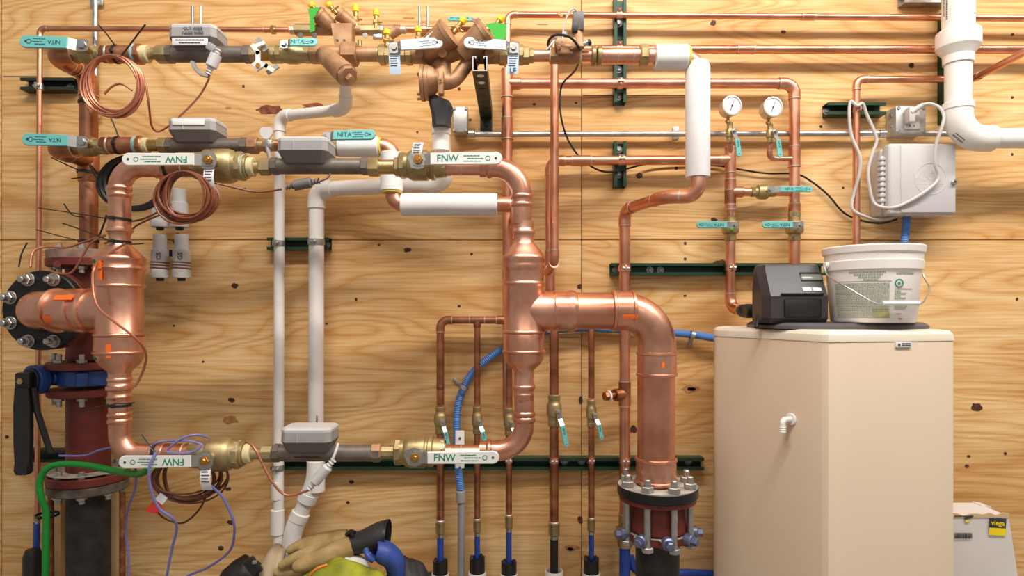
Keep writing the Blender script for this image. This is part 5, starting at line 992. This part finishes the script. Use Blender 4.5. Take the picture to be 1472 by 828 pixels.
# ================================================================== CARTON
cdn = .20; p = W(1366, 741, cdn); q = W(1450, 745, cdn)
t = thing('cardboard_carton', 'worn white fittings carton with yellow and black label beside the softener', 'carton', V(((p.x+q.x)/2, -.13, 0)))
u = V((q.x-p.x+.06, 0, 0)); zt = W(0, 742, cdn).z
x0, x1 = p.x-.10, q.x; sl_ = .055
def cring(z, e): k = (zt-z)/zt; return [V((x0, -.20, z)), V((x1+sl_*k*1.8, -.20-.0*k, z)), V((x1+sl_*k*1.8+.0, -.06, z)), V((x0, -.06, z))]
MB().loft([cring(0, 0), cring(zt*.5, 0), cring(zt, 0)]).build('carton_body', 'carton', t)
rag = [(x0, -.004)]+[(x0+(x1-x0)*k/14, random.uniform(.0, .012)) for k in range(15)]+[(x1, -.004)]
MB().prism(rag, V((0, -.2025, zt)), X_, Z_, V((0, .004, 0))).build('torn_edge', 'carton_edge', t)
MB().prism([(x1-.01, .002), (x1+.02, -.002), (x1+.14, -zt), (x1+.05, -zt)], V((0, -.10, zt)), X_, Z_, V((0, .05, 0))).build('side_flap', 'carton', t)
a = W(1434, 752, .204); lu = V((1, 0, -.06)).normalized(); lv = V((.06, 0, 1)).normalized()
MB().box(a+V((0, -.0005, 0)), (.052, .0012, .030), 0, (lu, Y_, lv)).build('label_top', 'ink_dark', t); MB().box(a-lv*.026+lu*.001+V((0, -.0005, 0)), (.052, .0012, .024), 0, (lu, Y_, lv)).build('label_bottom', 'sticker_yellow', t)
lettering(t, 'viega', .021, a+V((0, -.0018, 0)), lu, lv, 'sticker_yellow')
m = MB(); x = 0; b = W(1372, 770, .204)
while x < .055: wd = random.choice((.001, .0018, .0028)); m.box(b+V((x+wd/2, -.0006, 0)), (wd, .001, .017)); x += wd+.0014
m.build('barcode', 'ink_dark', t)
MB().box(W(1391, 749, .204), (.014, .001, .006)).build('label_scrap', 'sticker_yellow', t); MB().box(W(1392, 744, .204), (.024, .001, .008), 0, (V((.95, 0, .3)), Y_, V((-.3, 0, .95)))).build('label_scrap', 'ink_dark', t)
print_lines(t, W(1386, 742, .204), X_, Z_, [(-.03, .03, 0, .003)], 'ink_dark')

# ================================================================== PILE OF GLOVES AND CLOTHES
box_top = W(0, 836, .35).z
tag(MB().box(V((-.50, -.48, box_top/2)), (.44, .25, box_top), .01).build('storage_tub', 'bag_black'), 'black storage tub under the heap of gloves and vest', 'tub')
def blob(name, label, cat, els, mt, vox=.006, parent=None, sub=1):
    m = MB()
    for e in els:
        if e[0] == 't': m.tube(smooth([W(*p) for p in e[1]], 4), [x for x in ([e[2][0]]*0 + interp(e[2], (len(e[1])-1)*4+1))], 12)
        else:
            c, r = W(*e[1]), e[2]; seg = 14; prof = [(-r[2]*math.cos(PI*k/10), math.sin(PI*k/10)) for k in range(11)]
            tmp = MB().lathe([(tt, max(0, s)) for tt, s in prof], V((0, 0, 0)), Z_, seg); m.add([c+V((v.x*r[0], v.y*r[1], v.z)) for v in tmp.v], tmp.f)
    o = m.build(name, mt, parent); md = o.modifiers.new('fuse', 'REMESH'); md.mode = 'VOXEL'; md.voxel_size = vox; md.use_smooth_shade = True
    s = o.modifiers.new('relax', 'SMOOTH'); s.factor = .5; s.iterations = 4
    if label: tag(o, label, cat)
    return o
def interp(rs, n):
    out = []
    for i in range(n):
        f = i/(n-1)*(len(rs)-1); k = min(int(f), len(rs)-2); out.append(rs[k]+(rs[k+1]-rs[k])*(f-k))
    return out
g = thing('work_glove', 'tan leather work glove with stiff dark gauntlet cuff on the heap', 'glove', W(470, 828, .45))
blob('glove_hand', None, None, [('t', [(505, 785, .44), (470, 799, .47), (435, 812, .48), (423, 818, .48)], (.030, .028, .021, .014)), ('t', [(500, 778, .42), (460, 790, .43), (425, 803, .44), (402, 815, .44)], (.026, .022, .018, .012)),
      ('t', [(500, 772, .40), (465, 776, .40), (435, 783, .40), (413, 793, .40)], (.024, .022, .018, .012)), ('t', [(480, 800, .42), (440, 820, .43), (405, 822, .43), (394, 824, .43)], (.022, .020, .017, .013)), ('e', (490, 784, .42), (.045, .035, .032))], 'glove_tan', .005, g)
cz = smooth([W(500, 782, .43), W(520, 779, .43), W(545, 770, .43), W(556, 768, .43)], 4); n_ = len(cz)
MB().tube(cz, interp((.034, .040, .048, .050), n_), 22, cap=False, sq=.75).build('gauntlet_cuff', 'glove_cuff', g); MB().tube([cz[-1]-V((.004, 0, 0)), cz[-1]+V((.004, 0, 0))], .0515, 22, cap=False, sq=.75).build('cuff_binding', 'black', g)
md = g.children[1].modifiers.new('thickness', 'SOLIDIFY'); md.thickness = .003
MB().tube(smooth([W(497, 770, .42), W(504, 764, .45), W(510, 766, .46)], 4), .006, 8).build('pull_tab', 'black', g)
g2 = thing('work_glove', 'pale canvas work glove crumpled against the drain pipe', 'glove', W(392, 828, .42))
blob('glove_hand', None, None, [('t', [(402, 782, .36), (394, 800, .38), (388, 830, .40)], (.012, .024, .030)), ('t', [(408, 788, .38), (400, 810, .40), (398, 835, .41)], (.010, .016, .024)), ('e', (388, 822, .39), (.03, .03, .04))], 'canvas_tan', .005, g2)
rubber = thing('rubber_glove', 'blue rubber glove cuff slumped over the dark gauntlet', 'glove', W(555, 828, .47))
cz = smooth([W(538, 790, .48), W(552, 794, .47), W(566, 806, .46), W(570, 830, .45)], 5); MB().tube(cz, interp((.030, .040, .036, .028), len(cz)), 20, cap=False, sq=.8).build('glove_cuff', 'glove_blue', rubber)
md = rubber.children[0].modifiers.new('thickness', 'SOLIDIFY'); md.thickness = .003
MB().tube(smooth([W(526, 790, .50), W(529, 800, .515), W(536, 806, .51)], 5), .008, 10).build('rolled_edge', 'glove_blue', rubber)
def drape(name, label, cat, cx, cy, d, w_, dep, h_, mt, seed, amp=.012, parent=None):
    r = random.Random(seed); n, k = 26, 18; c = W(cx, cy, d); vs = []; ph = [r.uniform(0, 6) for _ in range(6)]
    for j in range(k+1):
        for i in range(n+1):
            u, v = i/n*2-1, j/k*2-1; rr = min(1, math.hypot(u, v)); hgt = h_*(1-rr**2.4)
            z = hgt+amp*(math.sin(u*7+ph[0]+v*3)+.6*math.sin(v*9+ph[1]-u*4)+.4*math.sin(u*15+ph[2]+v*5))*(.4+.6*(1-rr)); vs.append(V((c.x+u*w_/2, c.y+v*dep/2, c.z-h_+z)))
    fs = [[j*(n+1)+i, j*(n+1)+i+1, (j+1)*(n+1)+i+1, (j+1)*(n+1)+i] for j in range(k) for i in range(n)]
    o = MB().add(vs, fs).build(name, mt, parent); md = o.modifiers.new('thickness', 'SOLIDIFY'); md.thickness = .006; md.offset = -1
    if label: tag(o, label, cat)
    return o
t = thing('safety_vest', 'yellow-green safety vest with an orange strip, bunched in the heap', 'vest', W(490, 845, .53)); drape('vest_cloth', None, None, 492, 811, .52, .26, .17, .075, 'vest_yellow', 3, .007, t)
MB().tube(smooth([W(447, 826, .60), W(456, 817, .60), W(470, 812, .59)], 4), .012, 8, sq=.3).build('orange_strip', 'orange_tape', t)
drape('white_rag', 'crumpled white rag tucked behind the safety vest', 'rag', 500, 799, .45, .14, .10, .06, 'cloth_white', 5, .006)
t = thing('tool_bag', 'black tool bag with a plastic buckle beside the drain pipes', 'bag', W(355, 845, .36)); drape('bag_cloth', None, None, 350, 803, .36, .16, .16, .08, 'bag_black', 8, .005, t); MB().box(W(364, 814, .43), (.034, .012, .05), .004, (V((.8, 0, .6)), Y_, V((-.6, 0, .8)))).build('buckle', 'black_gloss', t); MB().box(W(366, 808, .437), (.012, .008, .01), .002).build('buckle_latch', 'steel', t)
drape('dark_cloth', 'dark cloth at the edge of the heap below the blue glove', 'cloth', 586, 806, .42, .12, .12, .06, 'bag_black', 12, .006)

# ================================================================== WIRES, COILS, TIES
def coil(name, label, c, rx, rz, d, turns, wr, mt, spread=.012, seed=1, tilt=0, ends=(), jit=.1):
    r = random.Random(seed); pts = []; C = W(c[0], c[1], d); n = 30; ax = rx; az = rz; ox = oz = oy = 0; ax2, az2, ox2, oz2, oy2 = rx, rz, 0, 0, 0
    for k in range(turns):
        ax, az, ox, oz, oy = ax2, az2, ox2, oz2, oy2
        ax2 = rx*(1+r.uniform(-jit, jit)); az2 = rz*(1+r.uniform(-jit, jit)); ox2 = rx*r.uniform(-jit, jit); oz2 = -rz*r.uniform(0, jit*.7); oy2 = r.uniform(-spread, spread)
        for i in range(n):
            f = i/n; f2 = f*f*(3-2*f); a = 2*PI*f+PI/2; A = ax+(ax2-ax)*f2; B = az+(az2-az)*f2
            top = max(0, math.sin(a)); x = A*math.cos(a)+(ox+(ox2-ox)*f2)*(1-top); z = B*math.sin(a)*(1-.0)+(oz+(oz2-oz)*f2)*(1-top)+ (rz-B)*top
            pts.append(C+V((x*math.cos(tilt)-z*math.sin(tilt), oy+(oy2-oy)*f2, x*math.sin(tilt)+z*math.cos(tilt))))
    t = thing(name, label, 'wire', C); MB().tube(pts, wr, 6).build('wire_bundle', mt, t)
    for e in ends: MB().tube(smooth([W(*p) for p in e], 6), wr, 6).build('wire_end', mt, t)
    return t
coil('wire_coil', 'neat coil of pinkish copper wire tied to the top row', (162, 121), R(38, .44), R(41, .44), .44, 13, .0030, 'copper_wire', .010, 3, .25, jit=.13, ends=([(196, 140, .44), (208, 120, .43), (214, 150, .42), (218, 180, .36), (228, 189, .33), (250, 175, .35), (285, 140, .38), (301, 112, .40)], [(150, 135, .44), (162, 124, .44), (175, 121, .44), (190, 130, .44)]))
coil('wire_coil', 'thick bundle of brown wire hanging under the big brass valve', (268, 281), R(35, LT+.07), R(33, LT+.07), LT+.07, 22, .0028, 'brown_wire', .018, 5, 0, ends=([(290, 258, .56), (330, 268, .55), (370, 276, .54), (405, 272, .54)], [(235, 300, .54), (205, 315, .40), (160, 322, .4)], [(240, 305, .54), (200, 322, .45), (178, 340, .36), (150, 350, .36)]), jit=.22)
coil('cable_coil', 'coil of thick black cable behind the copper elbow', (196, 262), R(46, .30), R(36, .30), .30, 7, .0055, 'black', .02, 9, 0, jit=.16)
coil('wire_coil', 'loose tangle of brown wire under the low white lever', (268, 686), R(52, LT), R(30, LT), LT+.0, 9, .0027, 'brown_wire_dk', .03, 11, .1, ends=([(300, 700, .5), (288, 730, .48), (262, 752, .47), (232, 742, .47), (226, 725, .48), (240, 705, .5)],), jit=.25)
cable('wire', 'copper wire running from the low brass valve up to the low meter sensor', 'wire', [W(355, 634, .56), W(366, 645, .57), W(378, 668, .57), W(392, 694, .57), W(412, 712, .56), W(440, 706, .56), W(448, 700, .56)], .0032, 'copper_wire')
cable('wire', 'thin copper wire sagging around the large tee barrel', 'wire', [W(180, 350, .55), W(140, 378, .56), W(133, 405, .585), W(140, 440, .60), W(168, 465, .605), W(197, 488, .595), W(210, 510, .56), W(205, 535, .54), W(194, 556, .54)], .0032, 'copper_wire')
cable('wire', 'bent copper wire over the red flange bolts', 'wire', [W(44, 384, .40), W(48, 362, .38), W(66, 355, .36), W(95, 356, .36), W(120, 348, .37), W(152, 337, .40)], .003, 'copper_wire')
cable('wire', 'second bent copper wire dipping in front of the red tee', 'wire', [W(152, 338, .42), W(130, 350, .42), W(115, 375, .42), W(102, 392, .42), W(85, 393, .42), W(72, 389, .41)], .003, 'copper_wire')
cable('wire', 'violet wire from the low valve down past the red tag', 'wire', [W(225, 650, .58), W(215, 670, .59), W(216, 700, .58), W(228, 730, .56), W(248, 745, .54), W(254, 760, .52), W(247, 790, .50), W(240, 828, .48), W(238, 860, .45)], .0034, 'violet_wire')
cable('wire', 'violet wire looping wide from the low valve to the floor', 'wire', [W(296, 692, .55), W(320, 715, .52), W(334, 745, .50), W(337, 765, .48), W(330, 792, .45), W(300, 815, .42), W(270, 828, .40), W(250, 845, .38)], .0034, 'violet_wire')
cable('wire', 'violet wire hanging beside the rusty rod', 'wire', [W(195, 672, .45), W(195, 700, .38), W(184, 732, .30), W(181, 770, .26), W(185, 800, .25), W(184, 850, .24)], .0034, 'violet_wire')
cable('wire', 'violet wire crossing the red spool pipe', 'wire', [W(85, 655, .28), W(120, 655, .30), W(140, 648, .32), W(160, 643, .36), W(175, 640, .40)], .003, 'violet_wire')
cable('wire', 'violet loop of wire around the low copper stub', 'wire', [W(300, 629, .52), W(280, 625, .56), W(258, 632, .57), W(240, 648, .57), W(250, 651, .575), W(275, 650, .575), W(290, 640, .57), W(270, 634, .57), W(240, 634, .56), W(222, 638, .56), W(216, 648, .55)], .0028, 'violet_wire')
cable('ground_wire', 'thick green ground wire arching over the red flange', 'wire', [W(216, 672, .55), W(205, 680, .52), W(190, 681, .46), W(160, 676, .38), W(125, 669, .35), W(90, 667, .34), W(67, 674, .34), W(57, 693, .34), W(59, 715, .34), W(66, 735, .33), W(66, 770, .33), W(65, 870, .33)], .0092, 'green_wire', seg=12)
t = thing('warning_tag', 'red and white tag hanging on the loose brown wires', 'tag', W(218, 730, .54)); u = V((-.62, 0, -.78)).normalized(); v = V((.78, 0, -.62))
o_ = W(236, 712, .545); MB().prism([(0, -.012), (.022, -.012), (.022, .012), (0, .012)], o_, u, v, FRONT*.001).build('tag_top', 'tag_paper', t); MB().prism([(.022, -.013), (.062, -.013), (.050, .016), (.022, .014)], o_, u, v, FRONT*.001).build('tag_body', 'tag_red', t)
# sensor plugs on meter leads
def sensor(label, a, b, d, mt, r=.012, tails=()):
    A, B = W(*a, d), W(*b, d); u = (B-A).normalized(); L = (B-A).length; t = thing('sensor_plug', label, 'connector', A)
    MB().lathe([(0, 0), (0, r*.7), (L*.04, r), (L*.92, r), (L, r*.7), (L, 0)], A, u, 10).build('plug_body', mt, t)
    for e, s in ((A, -1), (B, 1)): MB().lathe([(s*i*.004, r*(.62 if i % 2 else .36)) for i in range(6)], e, u, 10).build('strain_relief', mt, t)
    for pts, m_, rr_ in tails: MB().tube(smooth([W(*p) for p in pts], 5), rr_, 7).build('lead', m_, t)
    return t
sensor('dark grey inline sensor plug under the loop meter', (422, 267), (448, 262), .54, 'grey_dark', .014, [([(458, 261, .54), (470, 256, .53), (475, 250, .52)], 'brown_wire_dk', .0028)])
sensor('pale sensor plug slanting in front of the low drain pipe', (452, 694), (472, 670), .56, 'pale_grey', .014, [([(476, 665, .56), (483, 648, .55), (486, 638, .53)], 'pale_grey', .0035)])
sensor('pale grey sensor plug slanting off the hand-marked meter', (311, 78), (303, 97), .42, 'pale_grey', .016, [([(301, 102, .42), (300, 112, .42)], 'brown_wire', .003)])
t = thing('hook_bracket', 'grey plastic hook bracket under the hand-marked meter', 'bracket', W(292, 108, .37)); MB().tube(smooth([W(277, 89, .36), W(281, 98, .37), W(290, 107, .38), W(300, 110, .38)], 5), .008, 8, sq=.6).build('hook', 'grey_plastic', t); MB().box(W(306, 70, .40), (.028, .03, .022), .004, (V((.85, 0, -.5)), Y_, V((.5, 0, .85)))).build('socket', 'grey_plastic', t)
# splice cylinders
def splice(label, px, y0, y1, lines=True):
    d = .10; t = thing('splice_capsule', label, 'wire splice', W(px, y1, d)); h = y1-y0
    vchain(t, px, d, [('upper_sleeve', y0, y0+h*.40, 10.5, 'pale_grey', 24), ('lower_cup', y0+h*.34, y1-4, 13.4, 'box_grey', 24), ('base_rim', y1-h*.22, y1-2, 14, 'pale_grey', 24), ('cable_gland', y1-3, y1+2, 6, 'black', 12)])
    if lines:
        for k in range(3): MB().lathe([(-.002, R(14, d)/st(px)), (0, R(14.8, d)/st(px)), (.002, R(14, d)/st(px))], W(px, y0+h*.62+k*4, d), V((.06, 0, 1)), 20).build('wrapped_wire', 'brown_wire', t)
        lettering(t, 'CS' if px < 245 else 'GS', .022, W(px-2, y0+h*.48, d+.03), Z_, -X_, 'ink_dark', 'handwriting')
    return t
splice('grey splice capsule behind the wire bundle, above the CS capsule', 230, 272, 329, False); splice('grey splice capsule behind the wire bundle, above the GS capsule', 258, 272, 329, False); splice('grey splice capsule marked CS', 230, 337, 402); splice('grey splice capsule marked GS', 261, 337, 402)
t = thing('cable_strap', 'black strap holding the grey splice capsules to the wall', 'strap', W(225, 366, .02)); MB().box(W(245, 364, .03), (.10, .012, .022), .003).build('strap_band', 'black', t); MB().tube([W(248, 345, .10), W(252, 352, .10), W(256, 335, .10)], .004, 6).build('strap_tail', 'black', t)
# cable ties
def tp(*a): return [W(*p) for p in a]
rA = R(12.8, DA)
tie('black cable tie with two long tails holding the neat copper coil', W(168, YA, DA), X_, rA, [tp((166, 66, .40), (154, 50, .41), (142, 36, .41)), tp((172, 84, .43), (190, 60, .43), (209, 35, .43))])
tie('black cable tie on the old riser beside the neat coil', zc(148), Z_, .028, [tp((142, 148, .23), (136, 150, .24), (120, 147, .24))])
tie('black cable tie standing up from the middle row adapter', W(170, YB, DA), X_, R(12.3, DA), [tp((170, 196, .39), (164, 180, .39), (156, 162, .39))])
tie('black cable tie around the upper copper stub over the wire bundle', W(242, 240, LT), X_, R(15, LT), [])
tie('black cable tie around the old riser under the lower teal valve', zc(248), Z_, .031, [tp((140, 250, .23), (110, 243, .26), (73, 226, .30)), tp((144, 255, .23), (128, 235, .28), (150, 276, .34)), tp((118, 255, .23), (103, 257, .23))])
rL = R(17.5, LT)/st(172)
tie('black cable tie around the neck above the tee with the longest tail', W(172, 315, LT), V((.1, 0, 1)), rL, [tp((160, 315, .54), (110, 307, .50), (56, 299, .46))])
tie('black cable tie just above the tee cone', W(172, 348, LT), V((.05, 0, 1)), rL*.96, [tp((158, 346, .54), (125, 333, .50), (90, 321, .46)), tp((176, 350, .54), (190, 351, .55), (206, 350, .55))])
tie('black cable tie on the old riser above the red flange', zc(347), Z_, .028, [tp((118, 347, .23), (85, 339, .24), (52, 330, .25)), tp((140, 346, .23), (150, 320, .24), (153, 309, .24)), tp((120, 312, .23), (104, 309, .23), (92, 293, .23))])
tie('black cable tie on the copper neck below the big tee', W(172, 582, LT), V((.03, 0, 1)), rL, [tp((160, 582, .54), (135, 586, .50), (112, 594, .46)), tp((165, 580, .54), (180, 580, .55), (193, 579, .55))])
tie('black cable tie on the low copper stub by the violet loop', W(226, 652, LT), X_, R(16.5, LT), [tp((225, 652, .57), (214, 640, .57), (203, 625, .57))])
tie('black cable tie pinning the green wire to the rusty rod', W(68, 740, .26), Z_, R(14, .26), [tp((74, 740, .30), (80, 736, .28))])
cable('wire', 'thin dark wire leaning on the plywood beside the red flange', 'wire', [W(27, 384, .06), W(31, 365, .05), W(39, 349, .04)], .0025, 'black')
t = thing('hose_adapter', 'brass adapter under the thin riser by the green wire', 'fitting', W(53, 750, d0)); vchain(t, 53.5, d0, [('adapter_body', 738, 748, 5.5, 'brass', 14), ('crimp_ring', 748, 753, 5, 'steel', 14)])
a = W(53, 750, d0); tag(MB().tube([a, V((a.x-.008, a.y, .1))], .0095, 14).build('supply_tube', 'pex_blue'), 'blue plastic tube under the thin riser', 'tube')
a = W(47, 790, .09); tag(MB().lathe([(-.3, R(12, .09)), (-.02, R(12, .09)), (0, R(9, .09)), (0, 0)], a, Z_, 16).build('pipe_insulation', 'black'), 'black foam sleeve at the foot of the thin riser', 'insulation')

# ================================================================== CEILING LIGHT FIXTURES (above the frame; the rear one is added to go with the fill lamp)
for k, (cx_, cy_, cz_, lx, ly) in enumerate(((.75, -1.62, 3.55, 4.5, .2), (.4, -4.3, 3.5, 4.9, .6))):
    t = thing('light_fixture', ('long fluorescent fixture hung close to the plywood wall', 'added long fixture for the frontal fill lamp, further back in the room')[k], 'light', V((cx_, cy_, cz_+.02)), 'ceiling fixtures')
    MB().box((cx_, cy_, cz_+.07), (lx, ly, .06), .006).build('housing', 'white', t)
    for s in (-1, 1): MB().cyl((cx_+s*lx*.4, cy_, cz_+.10), (cx_+s*lx*.4, cy_, cz_+.45), .004, 8).build('hanger_rod', 'steel', t)
for o in bpy.data.objects:
    if '_o' in o: del o['_o']
